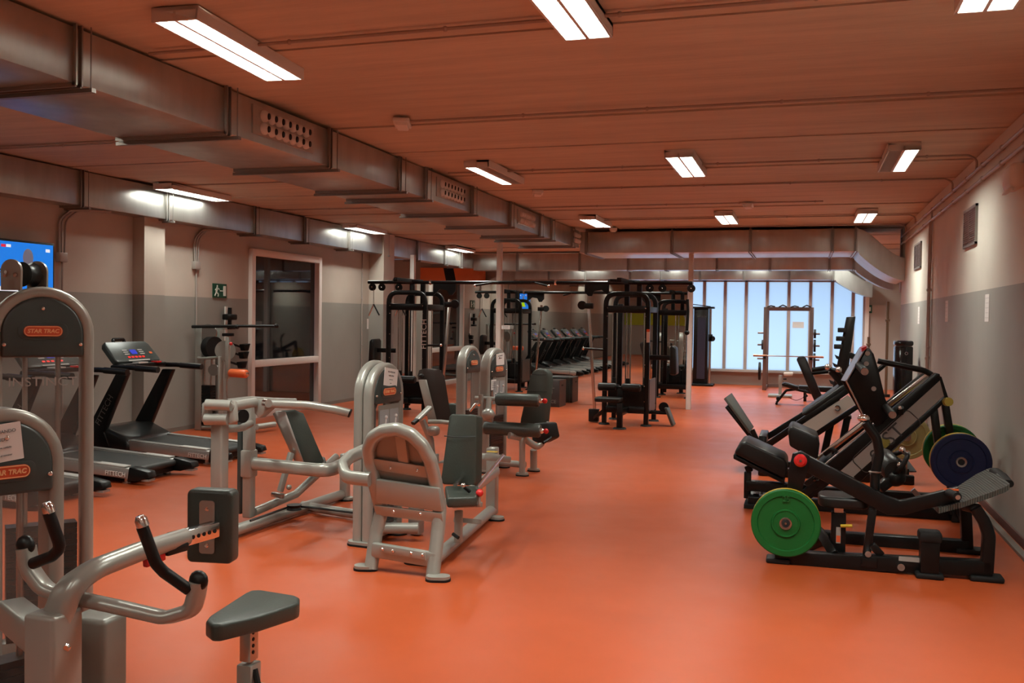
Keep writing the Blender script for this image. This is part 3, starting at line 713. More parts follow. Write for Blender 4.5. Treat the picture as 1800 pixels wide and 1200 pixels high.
# extension with holes, red latch
e0, e1 = P(300, 951, D=3.38), P(372, 931, D=3.56)
MB().bar(e0, e1 + (e1 - e0).normalized() * .02, .048, .058).build('extension_bar', CHROME, t, bevel=.005)
dd = (e1 - e0).normalized(); sd = dd.cross(ZU).normalized()
for k in range(5): MB().cyl(e0 + (e1 - e0) * (.42 + .135 * k) + sd * .022, e0 + (e1 - e0) * (.42 + .135 * k) + sd * .0255, .008, n=10).build('adjust_hole', BLACKM, t)
q = P(290, 970, D=3.3)
MB().bar(q, q + dd * .10, .03, .03).build('latch', GRIPM, t, bevel=.006); MB().bar(q - dd * .09 - ZU * .02, q - dd * .005 - ZU * .012, .022, .028).build('latch_lever', RED, t, bevel=.005)
# chest pad with steel plate
pc = P(369, 925, D=3.62); pu = V((.985, .17, 0)); pn_ = V((.17, -.985, 0))
pd = pad(MB(), pc - pn_ * .065, pu, ZU, pn_, rounded(.185, .285, .022, 4), .075).build('chest_pad', VINYL, t, bevel=.014, seg=3)
pl = pad(MB(), pc + pn_ * .011, pu, ZU, pn_, [(a - .005, b) for a, b in rounded(.062, .205, .012, 4)], .005).build('pad_plate', STEEL, t)
bolts(t, 'pad_bolt', [pc + pn_ * .016 + ZU * .07 - pu * .005, pc + pn_ * .016 - ZU * .07 - pu * .005], pn_, .009)
# yoke with two handles
Dk = 2.95
yk = [P(46, 962, D=3.0), P(52, 1000, D=3.0), P(78, 1036, D=3.0), P(140, 1052, D=3.0), P(215, 1068, D=2.98), P(292, 1086, D=2.96), P(338, 1072, D=2.96), P(345, 1045, D=2.96), P(349, 1022, D=2.96)]
MB().oval(yk, .042, .07, .09, up=(0, -1, .25)).build('press_yoke', SILVER, t)
MB().ball(P(45, 958, D=3.0), .033, (1, .7, 1)).build('yoke_cap', GRIPM, t); MB().ball(P(349, 1020, D=2.96), .033, (1, .7, 1)).build('yoke_cap', GRIPM, t)
for pts, cap in (([P(58, 990, D=2.96), P(92, 977, D=2.92), P(107, 962, D=2.9), P(85, 900, D=2.88)], P(85, 893, D=2.88)),
                 ([P(332, 1036, D=2.94), P(288, 1005, D=2.9), P(274, 990, D=2.88), P(250, 925, D=2.86)], P(249, 917, D=2.86))):
    h = MB().tube(pts, .0185, .05, 14).build('handle', GRIPM, t)
    MB().lathe([(0, .022), (.012, .02), (.019, .008), (.0195, -.014)], cap, pts[-1] - pts[-2], 14).build('handle_end', CHROME, h)
# rear box column, seat post, seat, base
q = P(172, 1150, D=3.45)
MB().box((q.x, q.y, .27), (.165, .13, .54)).build('rear_column', SILVER_D, t, bevel=.02, seg=3)
sz = .42
s0 = P(438, 1066, z=sz)
pts = [P(x, y, z=sz) for x, y in ((362, 1089), (368, 1081), (430, 1041), (441, 1036), (458, 1035), (519, 1045), (527, 1049), (526, 1057), (518, 1061), (455, 1081), (388, 1097), (372, 1097))]
MB().poly(pts, (0, 0, -.072)).build('seat', VINYL, t, bevel=.014, seg=3)
sp = P(438, 1092, z=sz - .04)
MB().box((sp.x, sp.y, .30), (.052, .06, .16)).build('seat_post', STEEL, t, bevel=.004)
MB().box((sp.x, sp.y, .10), (.07, .08, .22)).build('seat_sleeve', SILVER, t, bevel=.008)
for k in range(4): MB().cyl((sp.x + .026, sp.y - .01, .34 - .027 * k), (sp.x + .0285, sp.y - .01, .34 - .027 * k), .008, n=10).build('adjust_hole', BLACKM, t)
MB().box((sp.x - .012, sp.y - .0405, .08), (.026, .003, .08)).build('label_plate', PAPER, t)
MB().tube([(sp.x + .035, sp.y - .01, .19), (sp.x + .06, sp.y - .02, .12), (sp.x + .065, sp.y - .02, .04)], .013, .02, 8).build('adjust_lever', GRIPM, t)
MB().bar((b0.x, b0.y, .05), (sp.x, sp.y + .1, .05), .09, .09, ZU).bar((b0.x - .3, b0.y - .03, .045), (b0.x + .3, b0.y - .03, .045), .1, .08).build('base_rail', SILVER, t, bevel=.014)
MB().bar((q.x, q.y, .2), (b0.x, b0.y + .04, .2), .08, .09).build('lower_beam', SILVER, t, bevel=.014)

# ---- shoulder press machine between treadmills and the leg press
t = thing('shoulder_press_machine', 'silver press machine with long lever arms and reclined pad in front of treadmills', 'weight machine', (-3.9, 6.5, 0))
xr = -3.95
MB().oval([(xr - .05, 5.45, .055), (xr + .04, 7.52, .055)], .085, .085).build('base_rail', SILVER, t)
def sqpost(name, p, w, z0, z1, m=SILVER): MB().box((p[0], p[1], (z0 + z1) / 2), (w, w, z1 - z0)).build(name, m, t, bevel=w * .16, seg=3)
pa = P(385, 957, z=0); sqpost('front_post', pa, .095, .08, .93)
pb = P(437, 927, z=0); sqpost('rear_post', pb, .075, .08, .95)
sqpost('belt_cover', (pb.x - .085, pb.y + .01), .035, .1, .9, SHROUD)
D1, D2 = 6.62, 7.2
MB().cyl(P(362, 711, D=D1), P(406, 713, D=D1), .04).build('roller_tube', SILVER, t); MB().cyl(P(360, 737, D=D1), P(400, 737, D=D1), .04).build('roller_tube', SILVER, t)
for x in (358, 403):
    MB().poly([P(x - 4, 708, D=D1), P(x + 6, 704, D=D1), P(x + 9, 740, D=D1), P(x + 2, 746, D=D1), P(x - 5, 740, D=D1)], (.02, .03, 0)).build('end_plate', SILVER, t, bevel=.008)
MB().oval([P(403, 715, D=D1), P(448, 707, D=6.9)], .06, .07).build('arm_link', SILVER, t)
MB().poly([P(446, 702, D=6.9), P(470, 703, D=6.9), P(476, 716, D=6.9), P(463, 728, D=6.9), P(455, 735, D=6.9), P(447, 726, D=6.9)], (.02, .05, 0)).build('pivot_plate', SILVER, t, bevel=.006)
MB().oval([P(466, 709, D=6.9), P(540, 712, D=6.9), P(590, 720, D=6.9), P(615, 726, D=6.9)], .05, .062, .2).build('lever_arm', SILVER, t)
MB().oval([P(400, 707, D=7.3), P(440, 702, D=7.4), P(480, 705, D=7.5), P(520, 706, D=7.6)], .05, .055, .2).build('lever_arm', SILVER, t)
MB().oval([P(614, 725.6, D=6.9), P(616.5, 726.6, D=6.9)], .052, .066).build('arm_cap', GRIPM, t)
MB().cyl(P(466, 708, D=6.86), P(472, 709, D=6.82), .03).build('pivot_hub', CHROME, t)
MB().lathe([(.0, -.02), (.05, -.02), (.042, 0), (.05, .02), (0, .02)], P(425, 731, D=6.9), (.9, -.4, 0), 24).build('pulley', GRIPM, t)
MB().oval([P(395, 755, D=6.7), P(425, 752, D=6.9), P(440, 744, D=7.1)], .06, .05, .1).build('cross_link', SILVER, t)
zt2 = .50
tb = [V((pb.x, pb.y, zt2)), P(520, 822, z=zt2), P(578, 828, z=zt2), P(604, 815, z=zt2)]
MB().oval(tb, .075, .10, .25).build('seat_guard_tube', SILVER, t)
MB().box((pb.x, pb.y, .5), (.095, .1, .21)).build('clamp', SILVER, t, bevel=.012)
fp = P(606, 879, z=0); sqpost('seat_leg', (fp.x, fp.y), .075, .03, .42)
feet(t, fp, .16, .1)
MB().oval([V((pb.x + .03, pb.y + .03, .12)), P(520, 868, D=7.7), P(592, 802, D=8.1)], .06, .065).build('inclined_rail', SILVER, t)
bp = [P(481, 724, D=7.65), P(516, 723, D=7.65), P(532, 815, D=7.75), P(517, 800, D=7.75)]
nb = V((.86, .5, .18)).normalized()
MB().poly([P(x, y, D=7.62) for x, y in ((479, 727), (485, 722), (498, 724), (530, 812), (518, 812))], nb * .02).build('back_plate', STEEL, t, bevel=.004)
MB().poly([P(x, y, D=7.66) for x, y in ((478, 724), (500, 722), (516, 729), (553, 815), (540, 822), (522, 812))], nb * .085).build('back_pad', VINYL, t, bevel=.02, seg=3)
MB().poly([P(x, y, z=.44) for x, y in ((540, 808), (552, 800), (572, 802), (574, 812), (566, 822), (545, 822))], (0, 0, -.07)).build('seat', VINYL, t, bevel=.02, seg=3)
MB().bar(P(512, 795, D=7.55), P(492, 864, D=7.5), .06, .035).build('back_strut', SILVER, t, bevel=.006)
MB().bar(P(478, 868, D=7.45), P(499, 872, D=7.42), .04, .04).build('strut_pin', STEEL, t, bevel=.008)
MB().oval([P(532, 888, z=.05), P(560, 893, z=.05), P(636, 905, z=.05)], .07, .075).build('link_rail', SILVER, t)
MB().lathe([(0, -.02), (.06, -.02), (.05, 0), (.06, .02), (0, .02)], P(517, 891, z=.13), ZU, 20).build('floor_pulley', GRIPM, t)
MB().tube([P(440, 915, z=.12), P(512, 889, z=.13)], .009, 0, 6).tube([P(517, 889, z=.13), P(560, 893, z=.13), P(632, 902, z=.12)], .009, 0, 6).build('drive_belt', GRIPM, t)
MB().ball(P(508, 856, D=7.35), .022).build('rest_knob', SILVER, t)

# ---- leg press with arched foot plate
t = thing('leg_press_machine', 'silver leg press with big arched foot plate, nearest machine on the aisle', 'weight machine', (-2.4, 6.1, 0))
Yp = 5.52
def Q(x, y, dy=0): return P(x, y, Y=Yp + dy)
ar = [(652, 1000, -.03), (661, 937, .03), (671, 897, .06), (660, 855, .03), (650, 812, 0), (648, 787, -.03), (656, 768, -.06), (674, 757, -.08), (698, 754, -.09), (722, 763, -.08), (742, 782, -.06), (756, 808, -.03), (765, 845, .02), (773, 893, .06), (770, 932, .03), (760, 1018, -.06)]
MB().sweep(fillet([Q(*a) for a in ar], .08, 4), rrect(.088, .075, .034, 5), up=(0, -1, 0)).build('arch_frame', SILVER, t)
PB = SILVER_D
MB().poly([Q(x, y, d) for x, y, d in ((656, 810, .02), (655, 785, 0), (668, 768, -.04), (698, 762, -.06), (724, 772, -.05), (744, 795, -.03), (752, 815, 0), (763, 850, .04), (769, 890, .07), (668, 880, .07), (660, 845, .04))], (0, .02, 0)).build('foot_plate_back', PB, t)
MB().poly([Q(693, 760, -.09), Q(711, 762, -.09), Q(718, 816, -.02), Q(700, 813, -.02)], (0, .03, 0)).build('stiffener', SILVER, t, bevel=.004)
MB().poly([Q(651, 805, -.03), Q(764, 822, -.03), Q(768, 843, -.0), Q(655, 825, .0)], (0, .03, 0)).build('cross_bar', SILVER, t, bevel=.004)
MB().poly([Q(660, 842, -.03), Q(771, 858, -.03), Q(777, 900, 0), Q(660, 884, 0)], (0, .05, 0)).build('recess_box', SILVER, t, bevel=.012)
MB().poly([Q(657, 888, .0), Q(776, 902, .0), Q(779, 920, .02), Q(661, 905, .02)], (0, .03, 0)).build('cross_bar', SILVER, t, bevel=.004)
MB().bar(Q(655, 965, -.02), Q(768, 984, -.03), .05, .095).build('lower_bar', SILVER, t, bevel=.012)
MB().poly([Q(667, 957, -.06), Q(748, 971, -.065), Q(748, 985, -.065), Q(667, 970, -.06)], (0, .02, 0)).build('bolt_plate', SILVER, t, bevel=.003)
bolts(t, 'bolt', [Q(x, y, -.065) for x, y in ((673, 965), (691, 968), (723, 972), (743, 975))], (0, -1, 0), .010)
bolts(t, 'bolt', [Q(x, y, -.03) for x, y in ((686, 822), (733, 826), (692, 899), (739, 903))], (0, -1, 0), .009)
for q in (P(643, 1001, z=0), P(770, 1020, z=0)): feet(t, q, .15, .10, (1, .3, 0))
feet(t, P(872, 914, z=0), .13, .09); feet(t, P(737, 990, z=0), .2, .12)
br = P(868, 906, z=0)
MB().oval([V((-2.28, 5.62, .06)), V((br.x, br.y - .05, .06))], .085, .085).build('base_rail', SILVER, t)
MB().oval([P(640, 928, z=.1), P(735, 928, z=.1)], .075, .08).build('cross_rail', SILVER, t)
q = P(722, 945, z=.0)
MB().box((q.x, q.y + .1, .2), (.10, .10, .38)).build('center_post', SILVER, t, bevel=.016)
MB().box((br.x - .0, br.y - .05, .30), (.085, .1, .56)).build('rear_post', SILVER, t, bevel=.014)
MB().bar(P(840, 801, D=7.3), P(888, 806, D=7.5), .15, .05).build('rear_head', SILVER, t, bevel=.012)
MB().box(P(866, 793.5, D=7.4), (.09, .05, .003)).build('warning_label', YELLOW, t)
r0, r1 = P(884, 800, D=7.35), P(838, 857, D=6.35)
MB().cyl(r0, r1, .013).build('slide_rod', CHROME, t); MB().cyl(P(846, 800, D=7.35), P(800, 852, D=6.35), .013).build('slide_rod', CHROME, t)
MB().oval([P(820, 868, D=6.5), P(872, 828, D=7.3)], .06, .075).build('upper_rail', SILVER, t)
bk = V((0, .2, 1)).normalized()
MB().poly([P(x, y, D=6.62) for x, y in ((789, 732), (793, 727), (833, 728), (838, 732), (836, 848), (831, 853), (778, 851), (774, 845))], (.02, .085, -.015)).build('back_pad', VINYL, t, bevel=.018, seg=3)
MB().tube([P(781, 766, D=6.6), P(800, 768, D=6.59), P(836, 767, D=6.6)], .004, 0, 6).build('pad_seam', VINYLB, t)
MB().poly([P(x, y, z=.475) for x, y in ((782, 853), (838, 853), (841, 862), (838, 872), (786, 874))], (0, 0, -.07)).build('seat', VINYL, t, bevel=.016, seg=3)
MB().bar(P(786, 884, D=6.3), P(838, 882, D=6.4), .2, .035).build('seat_carriage', SILVER, t, bevel=.006)
MB().tube([P(835, 888, D=6.3), P(843, 888, D=6.25), P(842, 868, D=6.25)], .010, .02, 8).build('release_lever', SILVER, t)
MB().ball(P(843, 866, D=6.25), .026).build('red_knob', RED, t)
MB().ball(P(814, 853, D=6.2), .018).build('handle_end', CHROME, t); MB().tube([P(814, 854, D=6.2), P(826, 864, D=6.22)], .012, 0, 8).build('handle', GRIPM, t)
MB().box(P(806, 925, D=6.35) * 1.0, (.05, .05, .22)).build('carriage_post', SILVER, t, bevel=.008)
MB().lathe([(0, -.015), (.1, -.015), (.1, .015), (0, .015)], P(822, 915, D=6.6), (0, .25, 1), 28).build('cam_wheel', SILVER_D, t)
MB().tube([P(796, 938, D=6.25), P(806, 945, D=6.22)], .012, 0, 8).build('pedal_grip', GRIPM, t)
# weight tower of the leg press
tw, nn, uu = tower(t, (-2.98, 6.28), (1, -.1), .48, .15, 1.325, .31, True, note=(.02, -.14, ['NO UTILIZAR', 'MAQUINA', 'por favor deje', 'limpio']), chart=True, twin=True, tube=.062, stack=.4)
MB().oval([P(644, 790, D=6.5), P(615, 803, D=6.3), P(601, 818, D=6.2), P(608, 838, D=6.1), P(650, 843, D=6.05)], .06, .09, .09, up=(0, 0, 1)).build('guard_loop', SILVER, t)

# ---- leg extension machine with two rollers
t = thing('leg_extension_machine', 'silver leg extension machine with two dark roller pads and red end knobs', 'weight machine', (-2.9, 9.5, 0))
tower(t, (-3.20, 9.6), (1, -.15), .48, .11, 1.325, .31, True, note=(.02, .06, ['NO UTILIZAR', 'MAQUINA', '', '']), tube=.062, stack=.5, side_notice=True, chart=True)
Dr = 9.75
for (x0, y0), (x1, y1), r in (((873, 701), (948, 704), .068), ((852, 751), (950, 757), .072)):
    a, b = P(x0, y0, D=Dr + .1), P(x1, y1, D=Dr - .05); d = (b - a).normalized(); L = (b - a).length
    MB().lathe([(0, 0), (r * .85, .0), (r, .02), (r, L - .02), (r * .85, L), (0, L)], a, d, 24).build('roller_pad', VINYL, t)
    MB().lathe([(.03, 0), (.03, .02), (.02, .035), (0, .035)], b, d, 14).build('end_collar', CHROME, t)
    MB().ball(b + d * .06, .028).build('red_knob', RED, t)
    MB().cyl(a - d * .24, a, .024).build('roller_axle', SILVER, t)
MB().oval([P(845, 693, D=9.8), P(848, 735, D=9.8), P(866, 738, D=9.75)], .04, .05, .06).build('lever_arm', SILVER, t)
MB().oval([P(860, 700, D=9.8), P(858, 720, D=9.75), P(852, 728, D=9.75)], .06, .06, .05).build('lever_arm', SILVER, t)
MB().ball(P(858, 728, D=9.7), .07, (1, 1, .9)).build('cam_hub', SILVER, t)
MB().tube([P(826, 723, D=9.6), P(837, 709, D=9.6), P(842, 712, D=9.55)], .014, .03, 8).build('linkage', CHROME, t)
MB().poly([P(x, y, D=10.1) for x, y in ((914, 735), (931, 660), (937, 650), (946, 647), (956, 648), (962, 655), (963, 668), (956, 738), (950, 752), (912, 752))], (.05, .08, -.01)).build('back_pad', VINYL, t, bevel=.022, seg=3)
MB().tube([P(935, 657, D=10.08), P(945, 658.5, D=10.06), P(960, 658, D=10.07)], .004, 0, 6).build('pad_seam', VINYLB, t); MB().tube([P(926, 687, D=10.08), P(961, 688, D=10.07)], .004, 0, 6).build('pad_seam', VINYLB, t)
MB().poly([P(x, y, D=9.9) for x, y in ((932, 744), (962, 742), (968, 770), (948, 780), (934, 775))], (.08, .12, 0)).build('seat', VINYLB, t, bevel=.02, seg=3)
MB().tube([P(962, 735, D=10.2), P(968, 770, D=9.9), P(955, 778, D=9.8)], .016, .06, 8).build('side_handle', GRIPM, t)
MB().cyl(P(958, 746, D=10.0), P(963, 745, D=9.95), .03).build('pivot_hub', CHROME, t)
fa, fb = P(918, 836, z=0), P(938, 828, z=0)
MB().oval([V((fa.x, fa.y, .02)), P(918, 775, D=9.78), P(922, 765, D=9.8)], .075, .06, .05, up=(1, 0, 0)).build('seat_leg', SILVER, t)
MB().oval([V((fb.x, fb.y, .02)), P(938, 790, D=10.05)], .075, .075, 0, up=(1, 0, 0)).build('rear_leg', SILVER, t)
MB().oval([P(895, 765, D=9.7), P(920, 770, D=9.8), P(944, 786, D=9.9), P(953, 778, D=9.95)], .06, .07, .1).build('seat_beam', SILVER, t)
MB().oval([V((-3.3, 9.55, .1)), V((fa.x, fa.y + .1, .1))], .07, .07).build('base_rail', SILVER, t)
for q in (fa, fb): feet(t, q, .13, .09)

# ---- machine behind it with the upright dark back pad
t = thing('leg_curl_machine', 'silver machine with tall upright dark back pad, left of the leg extension towers', 'weight machine', (-3.9, 9.9, 0))
tower(t, (-3.69, 10.16), (1, -.1), .48, .11, 1.325, .31, True, tube=.062, stack=.5)
MB().poly([P(x, y, D=10.8) for x, y in ((733, 660), (736, 650), (745, 647), (757, 649), (765, 660), (777, 735), (768, 742), (752, 740))], (.10, .05, 0)).build('back_pad', VINYLBR, t, bevel=.03, seg=3)
MB().poly([P(x, y, D=10.74) for x, y in ((735, 667), (746, 667), (764, 738), (752, 738))], (.02, .02, 0)).build('back_plate', SILVER, t, bevel=.003)
MB().ball(P(741, 661, D=10.72), .035, (1, .5, .8)).build('pad_cap', GRIPM, t)
MB().oval([P(755, 716, D=10.6), P(733, 738, D=10.4)], .075, .045).build('arm_rest', SILVER, t); MB().oval([P(733, 738, D=10.4), P(726, 744, D=10.35)], .06, .04).build('arm_grip', GRIPM, t)
MB().oval([P(742, 738, D=10.6), P(757, 772, D=10.6), P(762, 820, D=10.6)], .06, .075, .1, up=(1, 0, 0)).build('support_post', SILVER, t)
MB().oval([P(752, 741, D=10.6), P(775, 741, D=10.6), P(850, 750, D=10.3)], .05, .05).build('cross_tube', SILVER, t)
MB().box(P(762, 757, D=10.5), (.13, .13, .11)).build('cam_housing', SILVER, t, bevel=.04, seg=3)
MB().poly([P(x, y, D=11.1) for x, y in ((774, 709), (806, 709), (806, 745), (774, 745))], (.0, .08, 0)).build('seat', VINYL, t, bevel=.02, seg=3)
MB().bar(P(762, 822, D=10.6), V((-3.6, 10.0, .1)), .08, .08).build('base_rail', SILVER, t, bevel=.012)
q = P(762, 822, D=10.6); MB().box((q.x, q.y, max(.05, q.z / 2)), (.1, .1, max(.1, q.z))).build('base_post', SILVER, t, bevel=.012)

# ================================================================== TREADMILLS, ROW ALONG THE LEFT WALL
SCRB = mat('console_display', (.01, .02, .3), .3, emit=(.02, .04, .5), es=.6)
LEDR = mat('console_led_red', (.5, .0, .0), .3, emit=(.8, .03, .02), es=.8)
BELT = mat('running_belt', (.018, .019, .018), .55, bump=(300, .1))
RAILM = mat('treadmill_rail', (.38, .37, .35), .38, .6); RAILW = mat('treadmill_rail_step', (.5, .49, .46), .5)
HOOD = mat('treadmill_hood', (.010, .010, .010), .28)
def treadmill(yc, label):
    x0 = -8.15
    t = thing('treadmill', label, 'treadmill', (-7.1, yc, 0), 'treadmills facing the left wall')
    def b(u, v, z): return V((x0 + u, yc + v, z))
    # deck slopes a little towards the rear
    MB().poly([b(.95, -.27, .205), b(2.02, -.27, .15), b(2.02, .27, .15), b(.95, .27, .205)], (0, 0, -.03)).build('running_belt', BELT, t)
    MB().cyl(b(2.02, -.27, .125), b(2.02, .27, .125), .035).build('rear_roller', BELT, t)
    for s in (-1, 1):
        MB().bar(b(.85, s * .33, .165), b(2.03, s * .33, .105), .10, .10).build('side_rail', RAILM, t, bevel=.008)
        MB().bar(b(.95, s * .33, .215), b(1.95, s * .33, .165), .085, .008).build('foot_strip', RAILM if s < 0 else RAILM, t)
        MB().bar(b(1.62, s * .33, .188), b(1.96, s * .33, .171), .086, .008).build('foot_strip_end', RAILW, t)
        MB().poly([b(2.02, s * .33 - .065, .175), b(2.22, s * .33 - .05, .135), b(2.24, s * .33 - .05, .08), b(2.1, s * .33 - .065, .04), b(2.0, s * .33 - .065, .04)], (0, .12, 0)).build('rear_cap', BLACK, t, bevel=.01)
        MB().box(b(2.19, s * .33, .055), (.09, .09, .02)).build('cap_stripe', RAILM, t)
        MB().cyl(b(1.92, s * .30, 0), b(1.92, s * .30, .06), .022, n=12).cyl(b(1.92, s * .30, 0), b(1.92, s * .30, .015), .04, n=14).build('levelling_foot', STEEL, t)
        MB().cyl(b(.35, s * .30, 0), b(.35, s * .30, .12), .04, n=12).build('front_wheel', BLACKM, t)
        # upright, handrail
        MB().poly([b(.36, s * .39 - .035, .10), b(.36, s * .39 - .035, .22), b(.82, s * .39 - .035, .98), b(.97, s * .39 - .035, .98), b(.65, s * .39 - .035, .30), b(.75, s * .39 - .035, .10)], (0, .07, 0)).build('upright', BLACK, t, bevel=.012)
        text('upright_lettering', 'FITTECH', .10, b(.665, s * .39 - .038 if s < 0 else s * .39 + .038, .55), (.50, 0, .87) if s < 0 else (-.50, 0, -.87), (-.87, 0, .5) if s < 0 else (.87, 0, -.5), LET, t, .001)
        h = MB().oval([b(.74, s * .39, 1.03), b(1.0, s * .39, 1.035), b(1.34, s * .39, 1.02)], .06, .055, 0, rr=.025).build('handrail', BLACK, t)
        MB().oval([b(1.06, s * .39, 1.032), b(1.35, s * .39, 1.02)], .072, .068, 0, rr=.032).build('grip', GRIPM, h)
    MB().poly([b(.12, -.40, .05), b(.12, -.40, .18), b(.42, -.40, .34), b(.66, -.40, .345), b(.92, -.40, .24), b(.98, -.40, .2), b(.98, -.40, .05)], (0, .80, 0)).build('motor_hood', HOOD, t, bevel=.05, seg=3)
    MB().bar(b(.4, 0, .085), b(2.02, 0, .075), .6, .07).build('deck_frame', BLACK, t)
    text('deck_lettering', 'FITTECH', .062, b(1.86, -.39, .10), (1, 0, -.05), (0, 0, 1), WHITEP, t, .001)
    # console
    cu = V((0, 1, 0)); cv = V((-.68, 0, .73)).normalized(); cn = V((.73, 0, .68)).normalized(); cc = b(.70, 0, 1.19)
    co = MB().poly([cc + cu * a + cv * q for a, q in ((-.36, -.14), (-.38, -.10), (-.37, .12), (-.33, .17), (.33, .17), (.37, .12), (.38, -.10), (.36, -.14))], cn * -.07).build('console', SHROUD, t, bevel=.015, seg=3)
    MB().poly([cc + cn * .003 + cu * a + cv * q for a, q in rrect(.10, .065, .005, 1)], cn * .002).build('display', SCRB, co)
    for k in range(5): MB().poly([cc + cn * .003 + cu * (-.13 + .06 * k + a) - cv * .075 + cv * q for a, q in rrect(.04, .022, .004, 1)], cn * .002).build('led_field', LEDR, co)
    for s in (-1, 1):
        for k in range(3): MB().poly([cc + cn * .003 + cu * (s * (.13 + .0) + a) + cv * (.03 - .03 * k + q) for a, q in rrect(.08, .014, .003, 1)], cn * .002).build('button_row', RAILW, co)
    MB().poly([cc + cn * .003 + cu * (.28 + a) + cv * (-.02 + q) for a, q in rrect(.05, .03, .004, 1)], cn * .002).build('start_button', ORANGE, co)
    MB().poly([cc + cn * .003 + cu * a + cv * (-.125 + q) for a, q in rrect(.36, .016, .003, 1)], cn * .002).build('button_row', RAILW, co)
    MB().box(b(.80, 0, 1.045), (.16, .74, .05)).build('console_bar', BLACK, t, bevel=.015)
    MB().box(b(.86, .2, 1.075), (.09, .08, .02)).build('emergency_stop', RED, t, bevel=.004)
    MB().box(b(.84, -.05, 1.075), (.09, .16, .015)).build('key_pad', RAILW, t)
    MB().tube([cc - cu * .18 + cv * .16 - cn * .02, cc - cu * .18 + cv * .20, cc + cv * .2 - cn * .0, cc + cu * .0 + cv * .16 - cn * .02], .02, .03, 8).build('book_rest', BLACK, co)
    return t
for yc, lab in ((9.07, 'black treadmill farthest down the row, nearest the weight stand'), (7.80, 'second black treadmill from the far end, its deck end fully in view'),
                (6.53, 'third black treadmill, its deck corner just visible beside the tall tower'), (5.26, 'fourth black treadmill from the far end, seen only in the mirror'),
                (3.99, 'fifth black treadmill from the far end, seen only in the mirror'), (2.72, 'nearest black treadmill of the row, seen only in the mirror')):
    treadmill(yc, lab)

# ================================================================== SILVER STAND WITH ORANGE ROLLER
t = thing('multi_hip_machine', 'silver multi hip machine with orange roller standing by the left wall', 'weight machine', (-7.9, 11.3, 0))
Y0 = 11.3
def m(x, y, dy=0): return P(x, y, Y=Y0 + dy)
def vpost(nm, x, w, y0, dy=0, zb=.0, d=.1):
    q = m(x, 600, dy); MB().box((q.x, q.y, (m(x, y0, dy).z + zb) / 2), (w, d, m(x, y0, dy).z - zb)).build(nm, SILVER, t, bevel=.015)
vpost('main_column', 352, .11, 572); vpost('rear_column', 386, .08, 578, .15); vpost('front_tube', 388, .035, 626, -.15)
MB().oval([m(352, 757) + V((0, 0, .05)), m(452, 757) + V((0, 0, .05))], .08, .08).build('base_rail', SILVER, t)
MB().tube([m(347, 628), m(352, 630, -.1), m(385, 628, -.15)], .022, .03, 10).build('frame_tube', SILVER, t)
mb = MB().cyl(m(338, 574, -.1), m(415, 573, -.1), .022, n=14).build('grab_bar', GRIPM, t)
MB().cyl(m(412, 573, -.1), m(486, 573, -.1), .020, n=14).build('grab_bar', GRIPM, t); MB().ball(m(486, 572.5, -.1), .032).build('bar_end', GRIPM, t); MB().ball(m(417, 574, -.1), .034).build('bar_collar', GRIPM, t)
MB().bar(m(383, 577), m(396, 577), .1, .03).build('top_plate', SILVER, t)
MB().lathe([(0, -.02), (.12, -.02), (.12, .02), (0, .02)], m(367, 584), (.2, -1, 0), 24).build('pulley', STEEL, t)
MB().lathe([(0, -.06), (.15, -.06), (.15, .06), (0, .06)], m(373, 610), (1, -.3, 0), 28).build('cam_disc', BLACKM, t)
MB().lathe([(0, -.012), (.14, -.012), (.14, .012), (0, .012)], m(396, 616, -.12), (.4, -1, 0), 28).build('dial_disc', SILVER, t)
MB().lathe([(0, -.02), (.08, -.02), (.08, .02), (0, .02)], m(376, 650), (.2, -1, 0), 20).build('pulley', STEEL, t)
MB().bar(m(401, 592, -.2), m(400, 665, -.2), .055, .055).build('swing_arm', SILVER, t, bevel=.006)
MB().bar(m(392, 588, -.2), m(410, 588, -.2), .06, .045).build('top_grip', BLACK, t, bevel=.01)
MB().ball(m(406, 604, -.25), .024).build('red_knob', RED, t)
a, b = m(405, 655, -.2), m(434, 657, -.25); d = (b - a).normalized(); L = (b - a).length
MB().lathe([(0, 0), (.05, 0), (.058, .015), (.058, L - .02), (.045, L), (0, L)], a, d, 20).build('orange_roller', ORANGE, t)
MB().lathe([(.03, 0), (.03, .012), (.014, .02), (0, .02)], b, d, 12).build('end_bolt', CHROME, t)
MB().tube([m(399, 666, -.2), m(398, 683, -.2), m(400, 700, -.2)], .012, 0, 6).build('chain', STEEL, t)
mb = MB()
for k in range(14): q = m(366, 0); mb.box((q.x, Y0 + .02, .10 + k * .04), (.20, .12, .036))
mb.build('weight_stack', BLACK, t)
for px in (360, 372): MB().cyl((m(px, 0).x, Y0 + .02, .1), (m(px, 575).x, Y0 + .02, 1.45), .012).build('guide_rod', STEEL, t)
MB().oval([m(440, 757) + V((0, -.3, .05)), m(455, 757) + V((0, .4, .05))], .08, .08).build('cross_foot', SILVER, t)
